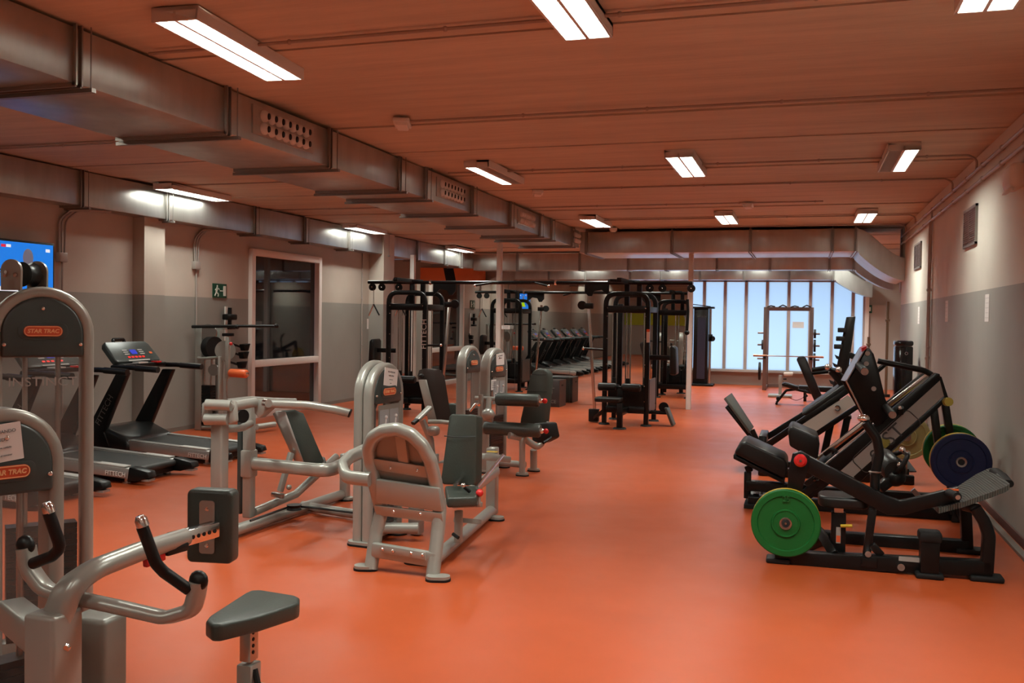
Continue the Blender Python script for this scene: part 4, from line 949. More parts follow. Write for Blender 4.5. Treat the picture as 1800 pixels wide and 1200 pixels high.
# accessories hanging on the left wall beside it
def wallbits(): return P(400, 560, X=XL + .05).y
ya = P(400, 560, X=XL + .04).y
o = thing('wall_hook_rail', 'pale vertical hook rail on the left wall above the multi hip machine', 'hook rail', (XL + .02, ya, 1.6))
MB().box((XL + .012, ya, 1.45), (.02, .05, .62)).build('rail', TRIMM, o)
for k, (px, py) in enumerate(((424, 607), (422, 621), (419, 638))):
    q = P(px, py, X=XL + .1); o = thing('stirrup_grip', '%s black cable grip hanging from hooks beside the glazed door' % ('top', 'middle', 'lowest')[k], 'cable grip', q, 'cable grips on the wall hooks')
    MB().bar(q + V((-.092, -.22, .05)), q + V((0, -.03, -.02)), .02, .03).build('strap', GRIPM, o)
    MB().poly([q + V((0, -.06, .02)), q + V((0, .12, .03)), q + V((0, .07, -.08)), q + V((0, -.02, -.08))], (.09, 0, 0)).build('grip', BLACK, o, bevel=.01)
q = P(404, 557, X=XL + .1)
o = thing('ankle_strap', 'black ankle straps hanging on the hook rail left of the glazed door', 'strap', q)
MB().box(q, (.10, .26, .09)).build('cuff', BLACK, o, bevel=.02); MB().bar(q + V((0, 0, .14)), q - V((0, 0, .16)), .03, .05).build('buckle_strap', GRIPM, o); MB().box(q - V((0, 0, .16)), (.1, .2, .05)).build('cuff', BLACK, o, bevel=.015)

# ================================================================== BLACK CABLE CROSSOVER
GUIDE = mat('guide_rod_chrome', (.55, .53, .5), .2, 1.0)
t = thing('cable_crossover', 'black cable crossover station, two towers joined by a long top bar before the mirror', 'cable machine', (-4.5, 14.85, 0))
YFR, YRR, ZT = 14.47, 15.25, 2.05
def xtower(cx, s):
    """s = +1 right tower, -1 left tower; parts go straight under the crossover"""
    w = .33
    for y in (YFR, YRR):
        MB().oval([(cx - w, y, .02), (cx - w, y, ZT), (cx + w, y, ZT), (cx + w, y, .02)], .075, .06, .17, up=(0, 1, 0), rr=.012).build('arch_frame', BLACK, t, smooth=30)
        MB().bar((cx - w, y, 1.81), (cx + w, y, 1.81), .06, .11).build('cross_bar', BLACK, t, bevel=.008)
        MB().bar((cx - w, y, .24), (cx + w, y, .24), .06, .10).build('lower_bar', BLACK, t, bevel=.008)
        MB().cyl((cx - w, y, 0), (cx - w, y, .025), .09, .075).build('foot', BLACKM, t); MB().cyl((cx + w, y, 0), (cx + w, y, .025), .09, .075).build('foot', BLACKM, t)
    for x in (cx - w, cx + w):
        MB().bar((x, YFR, 1.81), (x, YRR, 1.81), .06, .09).build('side_bar', BLACK, t, bevel=.008)
        MB().bar((x, YFR, .24), (x, YRR, .24), .06, .09).build('side_bar', BLACK, t, bevel=.008)
    # inner uprights and top yoke
    for dx in (-.07, .13):
        MB().box((cx + dx, 14.85, 2.04), (.075, .07, .40)).build('yoke_post', BLACK, t, bevel=.006)
    MB().bar((cx - .32, 14.6, 2.265), (cx + .10, 14.9, 2.255), .10, .05).build('pulley_beam', BLACK, t, bevel=.008)
    MB().bar((cx - .07, YFR - .32, 2.255), (cx - .07, YRR, 2.255), .07, .07).build('top_beam', BLACK, t, bevel=.008)
    MB().box((cx - .2, 15.0, 1.0), (.08, .07, 1.8)).build('inner_upright', BLACK, t, bevel=.006)
    # guide rods and stacks
    for j, (dx, y) in enumerate(((-.24, 14.75), (.0, 14.65), (.24, 14.9))):
        for e in (-.035, .035): MB().cyl((cx + dx + e, y, .3), (cx + dx + e, y, 1.8), .0115, n=8).build('guide_rod', GUIDE, t)
        mb = MB()
        for k in range(12): mb.box((cx + dx, y, .31 + k * .026), (.17, .11, .023))
        mb.build('weight_stack', BLACKM, t)
        MB().tube([(cx + dx, y, .62), (cx + dx, y, 1.8)], .004, 0, 6).build('cable', BLACKM, t)
        MB().cyl((cx + dx, y, .62), (cx + dx, y, .72), .03).build('stack_head', BLACKM, t)
    MB().poly([(cx - .28, YFR + .03, .28), (cx + .30, YFR + .03, .28), (cx + .30, YFR + .03, .57), (cx + .12, YFR + .03, .55), (cx - .28, YFR + .03, .585)], (0, .012, 0)).build('stack_cover', BLACK, t)
    MB().poly([(cx + w + .02, YFR + .08, .22), (cx + w + .02, YRR - .1, .22), (cx + w + .02, YRR - .1, .72), (cx + w + .02, YFR + .08, .72)], (.015, 0, 0)).build('stack_cover', SHROUD, t)
    # outer side: back pad on an arm, foot plate with pulley
    ox = cx + s * w
    MB().bar((ox, 14.75, 1.06), (ox + s * .34, 14.75, 1.06), .06, .075).build('pad_arm', BLACK, t, bevel=.006)
    MB().poly([(ox + s * .33, 14.58, .80), (ox + s * .33, 14.58, 1.22), (ox + s * .36, 14.58, 1.27), (ox + s * .42, 14.58, 1.22), (ox + s * .44, 14.58, .80)], (0, .32, 0)).build('back_pad', VINYLB, t, bevel=.03, seg=3)
    MB().oval([(ox, 14.7, .2), (ox + s * .32, 14.7, .2)], .06, .06).build('row_arm', BLACK, t)
    MB().poly([(ox + s * .27, 14.52, .29), (ox + s * .31, 14.52, .29), (ox + s * .42, 14.52, .02), (ox + s * .38, 14.52, .02)], (0, .28, 0)).build('foot_plate', RIBG, t, bevel=.006)
    MB().lathe([(0, -.02), (.075, -.02), (.06, 0), (.075, .02), (0, .02)], (ox + s * .24, 14.68, .29), (0, 1, 0), 24).build('low_pulley', BLACKM, t)
    # inner side: slanted chrome column with carriage
    ix = cx - s * w
    MB().bar((ix - s * .34, 14.72, 1.95), (ix - s * .20, 14.72, .06), .045, .045).build('slide_column', GUIDE, t, bevel=.004)
    MB().box((ix - s * .33, 14.72, 1.86), (.14, .09, .09)).build('carriage', BLACK, t, bevel=.01)
    MB().lathe([(0, -.02), (.07, -.02), (.058, 0), (.07, .02), (0, .02)], (ix - s * .44, 14.70, 1.87), (0, 1, 0), 22).build('carriage_pulley', BLACKM, t)
    MB().poly([(ix - s * .02, 14.78, 2.21), (ix - s * .42, 14.78, 2.21), (ix - s * .42, 14.78, 2.09), (ix - s * .36, 14.78, 2.02), (ix - s * .3, 14.78, 2.02), (ix - s * .26, 14.78, 2.10), (ix - s * .14, 14.78, 2.12), (ix - s * .02, 14.78, 2.02)], (0, .02, 0)).build('gusset_plate', BLACK, t)
    MB().box((ix - s * .22, 14.72, .11), (.16, .1, .2)).build('column_foot', BLACK, t, bevel=.01)
    MB().bar((ix, YFR, .22), (ix - s * .2, 14.66, .07), .05, .05).build('foot_brace', BLACK, t, bevel=.006)
    MB().tube([(ix - s * .03, YFR - .02, 1.17), (ix - s * .32, YFR - .1, 1.185)], .018, 0, 10).build('side_handle', GRIPM, t); MB().ball((ix - s * .33, YFR - .1, 1.187), .024).build('handle_end', CHROME, t)
    # seat and thigh rollers in front
    MB().box((cx + .02, 13.93, .2), (.085, .085, .38)).build('seat_post', BLACK, t, bevel=.008); MB().cyl((cx + .02, 13.93, 0), (cx + .02, 13.93, .022), .105, .09).build('foot', BLACKM, t)
    MB().bar((cx + .02, 13.93, .24), (cx + .02, YFR, .24), .07, .09).build('seat_beam', BLACK, t, bevel=.008)
    MB().poly([(cx - .17 + a, 14.02 + b, .40) for a, b in rrect(.40, .34, .06, 4)], (0, 0, .065)).build('seat', VINYLB, t, bevel=.018, seg=3)
    for dx in (-.23, .14):
        MB().lathe([(0, -.145), (.05, -.145), (.062, -.13), (.062, .13), (.05, .145), (0, .145)], (cx + dx, 14.2, .61), (1, 0, 0), 22).build('thigh_roller', VINYLB, t)
    MB().cyl((cx - .23, 14.2, .61), (cx + .14, 14.2, .61), .02).build('roller_axle', BLACK, t); MB().box((cx - .04, 14.22, .47), (.07, .07, .28)).build('roller_post', BLACK, t, bevel=.006)
    # pulleys under the top bar
    for dx in ((.30, .50, .95) if s > 0 else (.30, .62, .80)):
        x = cx + s * dx
        MB().lathe([(0, -.018), (.062, -.018), (.05, 0), (.062, .018), (0, .018)], (x, 14.80, 2.15), (0, 1, 0), 24).build('top_pulley', BLACKM, t)
        MB().ball((x, 14.775, 2.15), .012, n=8).build('pulley_bolt', CHROME, t)
    mb = []
    for x in (cx - w, cx + w):
        for z in (.62, .38, .95, 1.35, 1.70, 1.83): MB().ball((x + .03 * (1 if x < cx else -1), YFR - .03, z), .009, n=6).build('bolt', CHROME, t)
xtower(-2.655, 1); xtower(-6.38, -1)
MB().cyl((-7.27, 14.82, 2.235), (-1.69, 14.82, 2.235), .030, n=16).build('top_bar', BLACK, t)
for x in (-3.9, -6.1): MB().lathe([(.032, -.02), (.042, -.015), (.042, .015), (.032, .02)], (x, 14.82, 2.235), (1, 0, 0), 14).build('bar_collar', CHROME, t)
xm = P(905, 497, Y=14.82).x
for s in (-1, 1):
    a = V((xm + s * .36, 14.80, 2.235)); b = a + V((s * .27, -.18, -.06))
    MB().tube([a - V((s * .08, 0, 0)), a, b], .019, .04, 10).build('pull_up_handle', GRIPM, t); MB().ball(b, .021).build('handle_end', CHROME, t)
text('upright_lettering', 'FITTECH', .13, (-6.05, YFR - .034, 1.36), (0, 0, 1), (-1, 0, 0), PAPER, t, .001)
MB().box((-2.31, YFR - .034, 1.40), (.05, .003, .20)).build('warning_label', PAPER, t); MB().box((-2.31, YFR - .036, 1.485), (.05, .003, .04)).build('warning_label_top', ORANGE, t)
# things hanging from the crossover
q = V((-1.76, 14.80, 2.10))
o = thing('rope_attachment', 'black braided rope hanging from the right end of the crossover bar', 'rope', q)
MB().tube([q, q - V((0, 0, .12))], .006, 0, 6).build('chain', CHROME, o); MB().tube([q - V((0, 0, .12)), q + V((.01, 0, -.3)), q + V((.0, 0, -.62))], .024, 0, 10).build('rope', GRIPM, o); MB().ball(q - V((0, 0, .64)), .04).build('rope_end', BLACKM, o)
for k, (px, lab) in enumerate(((657, 'chrome stirrup handle hanging from the left end of the crossover bar'), (703, 'chrome stirrup handle hanging in front of the left crossover tower'))):
    q = P(px, 512, Y=14.75); o = thing('cable_stirrup', lab, 'cable handle', q)
    MB().tube([q + V((0, 0, .03)), q - V((0, 0, .22))], .006, 0, 6).build('chain', STEEL, o)
    c = q - V((0, 0, .22))
    MB().cyl(c, c + V((-.09, 0, -.20)), .013).build('handle_leg', CHROME, o); MB().cyl(c, c + V((.11, 0, -.19)), .013).build('handle_leg', GRIPM, o)

# ================================================================== PLYO BOX, COLUMN, RACK AND BENCHES AT THE BACK
o = thing('plyo_box', 'black wooden jump box with faint lettering standing against the mirror', 'jump box', (-4.6, 17.1, 0))
WOODB = mat('black_plywood', (.016, .012, .011), .5); WOODE = mat('dark_red_plywood', (.05, .022, .016), .5)
MB().box((-4.61, 17.09, .25), (.56, .48, .50)).build('body', WOODB, o, bevel=.006)
MB().box((-4.328, 17.09, .25), (.006, .475, .495)).build('side_panel', WOODE, o)
MB().box((-4.323, 17.05, .40), (.004, .12, .03)).build('hand_hole', BLACKM, o)
text('box_lettering', 'FIT', .16, (-4.53, 16.848, .30), (1, 0, 0), ZU, LET, o, .001); text('box_lettering', 'RACE', .09, (-4.5, 16.848, .10), (1, 0, 0), ZU, LET, o, .001)

t = thing('cable_column', 'tall black dual pulley column standing right of the white post near the window', 'cable machine', (-2.5, 24.2, 0))
NAVY = mat('navy_panel', (.012, .014, .03), .35)
MB().box((-2.52, 24.35, 1.0), (.36, .5, 1.96)).build('housing', BLACK, t, bevel=.01); MB().box((-2.50, 24.09, .95), (.2, .03, 1.55)).build('stack_cover', NAVY, t)
MB().cyl((-2.28, 24.1, .05), (-2.28, 24.1, 1.95), .03).build('slide_post', GUIDE, t); MB().cyl((-2.74, 24.1, .05), (-2.74, 24.1, 1.95), .03).build('slide_post', GUIDE, t)
MB().box((-2.5, 24.15, 1.98), (.62, .3, .05)).build('top_cap', BLACK, t, bevel=.01); MB().bar((-2.72, 24.0, 2.06), (-2.3, 24.2, 2.01), .04, .02).build('top_handle', BLACK, t)
MB().box((-2.27, 24.06, 1.22), (.10, .12, .18)).build('carriage', BLACK, t, bevel=.01); MB().lathe([(0, -.02), (.07, -.02), (.07, .02), (0, .02)], (-2.22, 24.02, 1.2), (0, 1, 0), 18).build('pulley', BLACKM, t)
MB().box((-2.5, 24.1, .03), (.66, .5, .05)).build('base', BLACK, t, bevel=.01)
text('housing_lettering', 'FITTECH', .06, (-2.5, 24.095, 1.75), (1, 0, 0), ZU, LET, t, .001)

RACKM = mat('rack_brown_grey', (.16, .115, .10), .45, .3)
t = thing('power_rack', 'brown grey power rack with barbell standing before the frosted window', 'power rack', (-.35, 23.7, 0))
rx0, rx1 = P(1345, 600, Y=23.3).x, P(1426, 600, Y=23.3).x
for x in (rx0, rx1):
    for y in (23.3, 24.35):
        MB().box((x, y, 1.0), (.09, .09, 2.0)).build('upright', RACKM, t, bevel=.006)
    MB().bar((x, 23.3, .04), (x, 24.35, .04), .08, .07).bar((x, 23.3, 1.96), (x, 24.35, 1.96), .07, .07).build('side_beam', RACKM, t, bevel=.004)
for y in (23.3, 24.35): MB().bar((rx0, y, 1.965), (rx1, y, 1.965), .07, .08).build('cross_beam', RACKM, t, bevel=.004)
MB().bar((rx0, 24.35, .05), (rx1, 24.35, .05), .07, .07).build('floor_beam', RACKM, t)
for x, s in ((rx0, -1), (rx1, 1)):
    for z in (1.37, 1.08, .74): MB().cyl((x, 23.8, z), (x + s * .2, 23.8, z), .022).build('plate_peg', RACKM, t)
for k in range(4):
    x = rx0 + .12 + (rx1 - rx0 - .24) * k / 3; MB().tube([(x - .09, 23.28, 2.0), (x, 23.2, 2.03 + .02 * (k % 2)), (x + .09, 23.25, 2.01)], .016, .03, 8).build('pull_up_grip', GRIPM, t)
def plate(name, label, c, ax, R, th, m_, group=None, raised=True):
    o = thing(name, label, 'weight plate', V(c), group)
    MB().lathe([(.028, 0), (R * .36, .0), (R * .37, -.004), (R * .40, -.004), (R * .42, .006), (R * .80, .006), (R * .82, -.003), (R * .97, -.003), (R, .004), (R, th - .004), (R * .97, th), (.028, th)], c, ax, 48).build('disc', m_, o)
    MB().lathe([(.026, -.006), (.040, -.008), (.043, -.002), (.043, .006), (.026, .006)], c, ax, 24).build('hub_ring', STEEL, o)
    return o
for z, R, lab in ((1.37, .11, 'topmost'), (1.08, .15, 'middle'), (.72, .18, 'lowest')):
    plate('weight_plate', '%s black plate stored on the right side of the power rack' % lab, (rx1 + .06, 23.8, z), (1, 0, 0), R, .05, BLACKM, 'plates on the power rack')
plate('weight_plate', 'big black plate stored low on the left side of the power rack', (rx0 - .16, 23.8, .43), (1, 0, 0), .22, .05, BLACKM, 'plates on the power rack')
plate('weight_plate', 'small black plate stored on the left side of the power rack', (rx0 - .10, 23.8, 1.08), (1, 0, 0), .12, .04, BLACKM, 'plates on the power rack')
o = thing('barbell', 'long barbell without plates resting across the power rack', 'barbell', (-.3, 23.22, .8))
bz = P(1385, 626, Y=23.2).z
a, b = P(1324, 623.5, Y=23.2), P(1448, 627, Y=23.2); a.z = b.z = bz
MB().cyl(a + (b - a) * .2, b - (b - a) * .2, .014).build('shaft', STEEL, o)
BR = mat('copper_sleeve', (.30, .14, .09), .35, .8)
MB().cyl(a, a + (b - a) * .2, .026).build('sleeve', BR, o); MB().cyl(b - (b - a) * .2, b, .026).build('sleeve', BR, o)
for x in (rx0, rx1): MB().box((x, 23.22, bz - .05), (.06, .12, .05)).build('bar_hook', BLACK, t)

def bench(label, Yb_, pads, legs, extra=None):
    t = thing('weight_bench', label, 'bench', P(1400, 700, Y=Yb_) * 1.0); return t
Yb_ = 19.4
t = thing('weight_bench', 'black adjustable bench with its back raised, in front of the rack', 'bench', P(1400, 711, Y=Yb_))
def k(x, y, dy=0): return P(x, y, Y=Yb_ + dy)
MB().poly([k(x, y) for x, y in ((1374, 674), (1380, 672), (1403, 679), (1404, 684), (1396, 685), (1374, 678))], (0, .28, 0)).build('seat_pad', VINYLB, t, bevel=.02)
MB().poly([k(x, y) for x, y in ((1400, 632), (1403, 627), (1413, 626), (1417, 630), (1444, 694), (1442, 704), (1431, 704))], (0, .28, 0)).build('back_pad', VINYLB, t, bevel=.02)
MB().oval([k(1365, 707, .14), k(1382, 686, .14), k(1398, 684, .14), k(1455, 697, .14)], .05, .06, .06, up=(0, 1, 0)).build('frame', BLACK, t)
MB().oval([k(1365, 709, -.1), k(1365, 709, .38)], .05, .05).build('front_foot', BLACK, t); MB().oval([k(1450, 709, -.1), k(1450, 709, .4)], .05, .05).oval([k(1450, 709, .14), k(1452, 696, .14)], .05, .05, up=(0, 1, 0)).build('rear_foot', BLACK, t)
MB().cyl(k(1368, 701, -.06), k(1368, 699, .34), .04).build('foot_roller', BLACKM, t)
arc = [k(1386 + 32 * q / 10, 693.5 + 9.5 * math.sin(PI * (.12 + .88 * q / 10)), .1) for q in range(11)]
MB().oval(arc, .012, .045, up=(0, 1, 0)).build('adjust_arc', mat('dark_red_arc', (.22, .05, .04), .4), t)
MB().bar(k(1413, 699, .08), k(1419, 694, .08), .03, .05).build('arc_grip', BLACK, t)
t = thing('weight_bench', 'long flat black bench behind the adjustable bench, by the rack', 'bench', P(1435, 700, Y=20.3)); Yb_ = 20.3
MB().poly([k(x, y) for x, y in ((1404, 678), (1466, 681), (1466, 690), (1404, 687))], (0, .3, 0)).build('pad', VINYLB, t, bevel=.015)
for x in (1415, 1455): MB().bar(k(x, 688, .15), V((k(x, 700, .15).x, Yb_ + .15, .0)), .06, .06).build('leg', BLACK, t)
t = thing('preacher_seat', 'small cream topped adjustable seat behind the raised bench', 'seat', P(1386, 690, Y=21.2)); Yb_ = 21.2
MB().poly([k(x, y) for x, y in ((1377, 655), (1394, 655), (1393, 661), (1378, 661))], (0, .3, 0)).build('seat', mat('cream_vinyl', (.5, .42, .36), .5), t, bevel=.02)
MB().box((k(1386, 0).x, Yb_ + .15, .24), (.07, .07, .48)).build('post', SILVER, t); MB().box((k(1386, 0).x, Yb_ + .15, .03), (.5, .4, .05)).build('base', SILVER, t, bevel=.01)
for z in (.40, .32): MB().cyl((k(1391, 0).x, Yb_ + .1, z), (k(1397, 0).x, Yb_ + .1, z), .015).build('pin', BLACKM, t)

# ================================================================== BLACK PLATE LOADED MACHINES ON THE RIGHT
# ---- hip thrust machine in front
t = thing('hip_thrust_machine', 'black hip thrust machine with ribbed foot plate, nearest machine on the right', 'weight machine', (.5, 6.9, 0))
YN, YFAR = 6.66, 7.42
def h(x, y, dy=0): return P(x, y, Y=YN + dy)
# base
MB().bar(h(1362, 979), h(1742, 998), .09, .10).build('base_rail', BLACK, t, bevel=.008)
MB().bar(P(1440, 943, Y=YFAR), P(1702, 961, Y=YFAR), .09, .10).build('base_rail', BLACK, t, bevel=.008)
MB().bar(h(1372, 980), P(1452, 943, Y=YFAR), .08, .08).build('base_cross', BLACK, t, bevel=.008)
MB().oval([h(1734, 1004), h(1738, 940), h(1730, 916), h(1714, 892)], .075, .09, .12, up=(0, 1, 0), rr=.015).build('rear_post', BLACK, t, smooth=30)
MB().bar(P(1700, 962, Y=YFAR), P(1697, 890, Y=YFAR), .075, .08, (0, 1, 0)).build('rear_post', BLACK, t, bevel=.008)
MB().bar(h(1714, 893), P(1697, 890, Y=YFAR), .06, .06).build('top_cross', BLACK, t, bevel=.006)
for q in (h(1733, 1007), P(1705, 963, Y=YFAR)): MB().box((q.x, q.y, .018), (.2, .14, .036)).build('foot', BLACKM, t, bevel=.012)
q = h(1368, 985); MB().box((q.x, q.y, .018), (.16, .14, .036)).build('foot', BLACKM, t, bevel=.012)
q = h(1633, 985, -.05); MB().box((q.x, q.y, .15), (.115, .12, .28)).build('center_post', BLACK, t, bevel=.01); MB().box((q.x, q.y, .27), (.14, .14, .07)).build('post_cap', BLACKM, t, bevel=.02); MB().box((q.x, q.y, .018), (.17, .15, .036)).build('foot', BLACKM, t, bevel=.012)
# lever
lev = [h(1402, 801), h(1425, 803), h(1500, 842), h(1558, 872), h(1582, 880), h(1610, 875), h(1685, 856), h(1688, 882), h(1640, 892), h(1590, 905), h(1560, 905), h(1490, 868), h(1412, 826)]
MB().poly(lev, (0, .06, 0)).build('lever_arm', BLACK, t, bevel=.006)
MB().poly([h(x, y, -.01) for x, y in ((1393, 797), (1408, 793), (1424, 802), (1418, 832), (1410, 862), (1396, 880), (1383, 870), (1386, 830))], (0, .05, 0)).build('pivot_bracket', BLACK, t, bevel=.006)
MB().lathe([(0, -.03), (.028, -.03), (.043, -.015), (.043, .01), (.03, .02), (0, .02)], h(1407, 809, -.03), (0, 1, 0), 24).build('red_hub', RED, t)
MB().cyl(h(1407, 810, -.075), h(1407, 810, -.05), .009).build('hub_bolt', CHROME, t)
MB().bar(h(1396, 862), h(1381, 918), .07, .05, (0, 1, 0)).build('plate_arm', BLACK, t, bevel=.006)
MB().cyl(h(1381, 919, .12), h(1381, 920, -.125), .026).build('weight_horn', BLACKM, t); MB().cyl(h(1381, 920, -.125), h(1381, 920, -.13), .008).build('horn_bolt', CHROME, t)
MB().bar(h(1534, 895, .03), h(1523, 975, .03), .05, .055, (0, 1, 0)).build('strut', BLACK, t, bevel=.006)
MB().bar(h(1532, 957, .0), h(1550, 976, .0), .05, .03, (0, 1, 0)).build('stop_arm', BLACK, t, bevel=.006); MB().box(h(1527, 985), (.10, .12, .06)).build('rail_clamp', BLACK, t, bevel=.006)
MB().cyl(h(1526, 974, -.06), h(1526, 974, .05), .020).build('pivot_cap', CHROME, t); MB().cyl(h(1584, 997, -.09), h(1584, 995, .0), .023).build('pivot_cap', CHROME, t)
MB().box(h(1600, 983, -.048), (.14, .003, .03)).build('rail_label', GREYP, t)
MB().bar(h(1440, 932, .2), h(1466, 974, .0), .06, .05, (0, 1, 0)).build('brace', BLACK, t, bevel=.006)
# seat
s0 = h(1473, 950, .12)
MB().box((s0.x, s0.y, .19), (.095, .085, .32)).build('seat_post', BLACK, t, bevel=.006); MB().box((s0.x, s0.y, .39), (.06, .055, .14)).build('seat_tube', STEEL, t)
MB().box((s0.x, s0.y - .044, .20), (.03, .003, .11)).build('height_label', GREYP, t); MB().box((s0.x, s0.y - .045, .175), (.026, .003, .045)).build('height_label_red', BADGE, t)
MB().tube([h(1478, 924, .06), h(1498, 924, .04)], .011, 0, 8).build('yellow_pull_pin', YELLOW, t)
sc_ = h(1482, 880, .16)
MB().poly([(sc_.x + a, sc_.y + b, sc_.z - .03) for a, b in rrect(.33, .30, .09, 5)], (0, 0, .075)).build('seat', VINYLB, t, bevel=.02, seg=3)
# foot plate, ribbed, with a curved lip
N = [P(1650, 893, Y=6.62), P(1690, 883, Y=6.62), P(1745, 864, Y=6.62), P(1768, 855, Y=6.62), P(1775, 850, Y=6.62)]
F_ = [P(1636, 880, Y=7.42), P(1672, 862, Y=7.42), P(1716, 833, Y=7.42), P(1735, 824, Y=7.42), P(1741, 822, Y=7.42)]
mb = MB()
vs = [[mb.bm.verts.new(p) for p in r] for r in (N, F_, [p - V((0, 0, .035)) for p in F_], [p - V((0, 0, .035)) for p in N])]
for i in range(4):
    for a, b in ((0, 1), (1, 2), (2, 3), (3, 0)): mb.face([vs[a][i], vs[a][i+1], vs[b][i+1], vs[b][i]])
for e in (0, 4): mb.face([vs[k_][e] for k_ in range(4)])
RIBM = bpy.data.materials.new('ribbed_foot_plate'); RIBM.use_nodes = True; nt = RIBM.node_tree; b_ = nt.nodes['Principled BSDF']
b_.inputs['Base Color'].default_value = (.06, .063, .055, 1); b_.inputs['Roughness'].default_value = .5
tc = nt.nodes.new('ShaderNodeTexCoord'); wv = nt.nodes.new('ShaderNodeTexWave'); wv.bands_direction = 'X'; wv.inputs['Scale'].default_value = 22
nt.links.new(tc.outputs['Object'], wv.inputs['Vector']); bp = nt.nodes.new('ShaderNodeBump'); bp.inputs['Strength'].default_value = .6; bp.inputs['Distance'].default_value = .01
nt.links.new(wv.outputs['Fac'], bp.inputs['Height']); nt.links.new(bp.outputs[0], b_.inputs['Normal'])
mx = nt.nodes.new('ShaderNodeMix'); mx.data_type = 'RGBA'; mx.inputs['A'].default_value = (.03, .032, .028, 1); mx.inputs['B'].default_value = (.085, .09, .078, 1)
nt.links.new(wv.outputs['Fac'], mx.inputs['Factor']); nt.links.new(mx.outputs['Result'], b_.inputs['Base Color'])
mb.build('foot_plate', RIBM, t)
MB().cyl(h(1668, 866, -.02), h(1683, 873, -.14), .028).build('weight_horn', BLACKM, t); MB().cyl(h(1683, 873, -.14), h(1684, 874, -.15), .016).build('horn_end', CHROME, t)
MB().box(h(1672, 860, -.01), (.09, .003, .012)).build('warning_label', ORANGE, t)
MB().oval([P(1748, 828, Y=7.3), P(1762, 838, Y=7.1), P(1772, 850, Y=6.9)], .07, .05, .05).build('plate_edge_pad', BLACKM, t)
# handle post beside the lever
MB().tube([h(1538, 868, .1), h(1538, 835, .1), h(1546, 798, .1), h(1541, 770, .1), h(1521, 742, .1)], .032, .10, 14).build('handle_post', BLACK, t)
MB().ball(h(1518, 735, .1), .034, (1.2, 1, .8)).build('handle_end', CHROME, t); MB().lathe([(.033, -.008), (.042, 0), (.033, .008)], h(1538, 829, .1), (0, 0, 1), 16).build('collar', STEEL, t)
# hip roller with chrome handles
a, b = P(1551, 806, Y=7.3), P(1573, 828, Y=7.0); d = (b - a).normalized(); L = (b - a).length
MB().lathe([(0, 0), (.07, 0), (.083, .02), (.083, L - .02), (.07, L), (0, L)], a, d, 24).build('hip_roller', VINYLB, t)
MB().tube([P(1573, 832, Y=7.0), P(1585, 822, Y=6.95), P(1596, 800, Y=6.95), P(1588, 793, Y=7.1), P(1572, 798, Y=7.25)], .017, .03, 10).build('roller_handle', GRIPM, t)
for px in ((1586, 790), (1595, 797), (1581, 817)): MB().ball(P(*px, Y=7.0), .022).build('handle_joint', CHROME, t)
MB().bar(P(1545, 858, Y=7.0), P(1580, 832, Y=7.05), .06, .07).build('roller_arm', BLACK, t, bevel=.008); MB().ball(P(1573, 838, Y=7.05), .075, (1, 1, .9)).build('roller_bearing', BLACK, t)
# plates on its lever
pc = h(1381, 920, -.10)
plate('weight_plate', 'bright green bumper plate on the front of the hip thrust machine', pc, (0, 1, 0), .228, .05, GREEN, 'plates on the hip thrust machine')
text('plate_lettering', '25', .055, pc + V((.0, -.002, .165)), (1, 0, 0), ZU, mat('green_emboss', (.004, .10, .018), .5), [o for o in bpy.data.objects if o.name.startswith('weight_plate') and o.type == 'EMPTY' and o.get('label', '').startswith('bright green')][0], .003)
plate('weight_plate', 'yellow bumper plate pressed behind the bright green one', pc + V((0, .060, 0)), (0, 1, 0), .228, .03, YELLOW, 'plates on the hip thrust machine')

# ---- big 45 degree leg press behind it
t = thing('sled_leg_press', 'big black sled leg press with pale side panel and outlined lettering by the right wall', 'weight machine', (.4, 8.7, 0))
YN = 8.40; YO = 9.15
def pq(pts, dy=0, ext=.06): return MB().poly([h(x, y, dy) for x, y in pts], (0, ext, 0))
pq(((1475, 826), (1502, 840), (1660, 698), (1652, 666)), 0, .03).build('side_panel', GREYP, t)
pq(((1644, 655), (1652, 657), (1654, 667), (1476, 829), (1436, 843), (1430, 836)), -.005, .07).build('upper_rail', BLACK, t, bevel=.005)
pq(((1500, 838), (1659, 696), (1667, 701), (1511, 848)), -.005, .07).build('lower_rail', BLACK, t, bevel=.005)
pq(((1650, 660), (1655, 662), (1668, 702), (1661, 702)), -.005, .07).build('end_plate', BLACK, t)
MB().cyl(h(1438, 826, .10), h(1642, 664, .10), .024).build('slide_rod', GUIDE, t)
YN = YO
pq(((1626, 652), (1636, 652), (1640, 660), (1470, 802), (1436, 815), (1430, 808)), 0, .07).build('upper_rail', BLACK, t, bevel=.005)
pq(((1465, 808), (1490, 822), (1648, 690), (1640, 662)), .04, .03).build('side_panel', GREYP, t)
MB().cyl(h(1430, 812, -.06), h(1630, 660, -.06), .024).build('slide_rod', GUIDE, t)
YN = 8.40
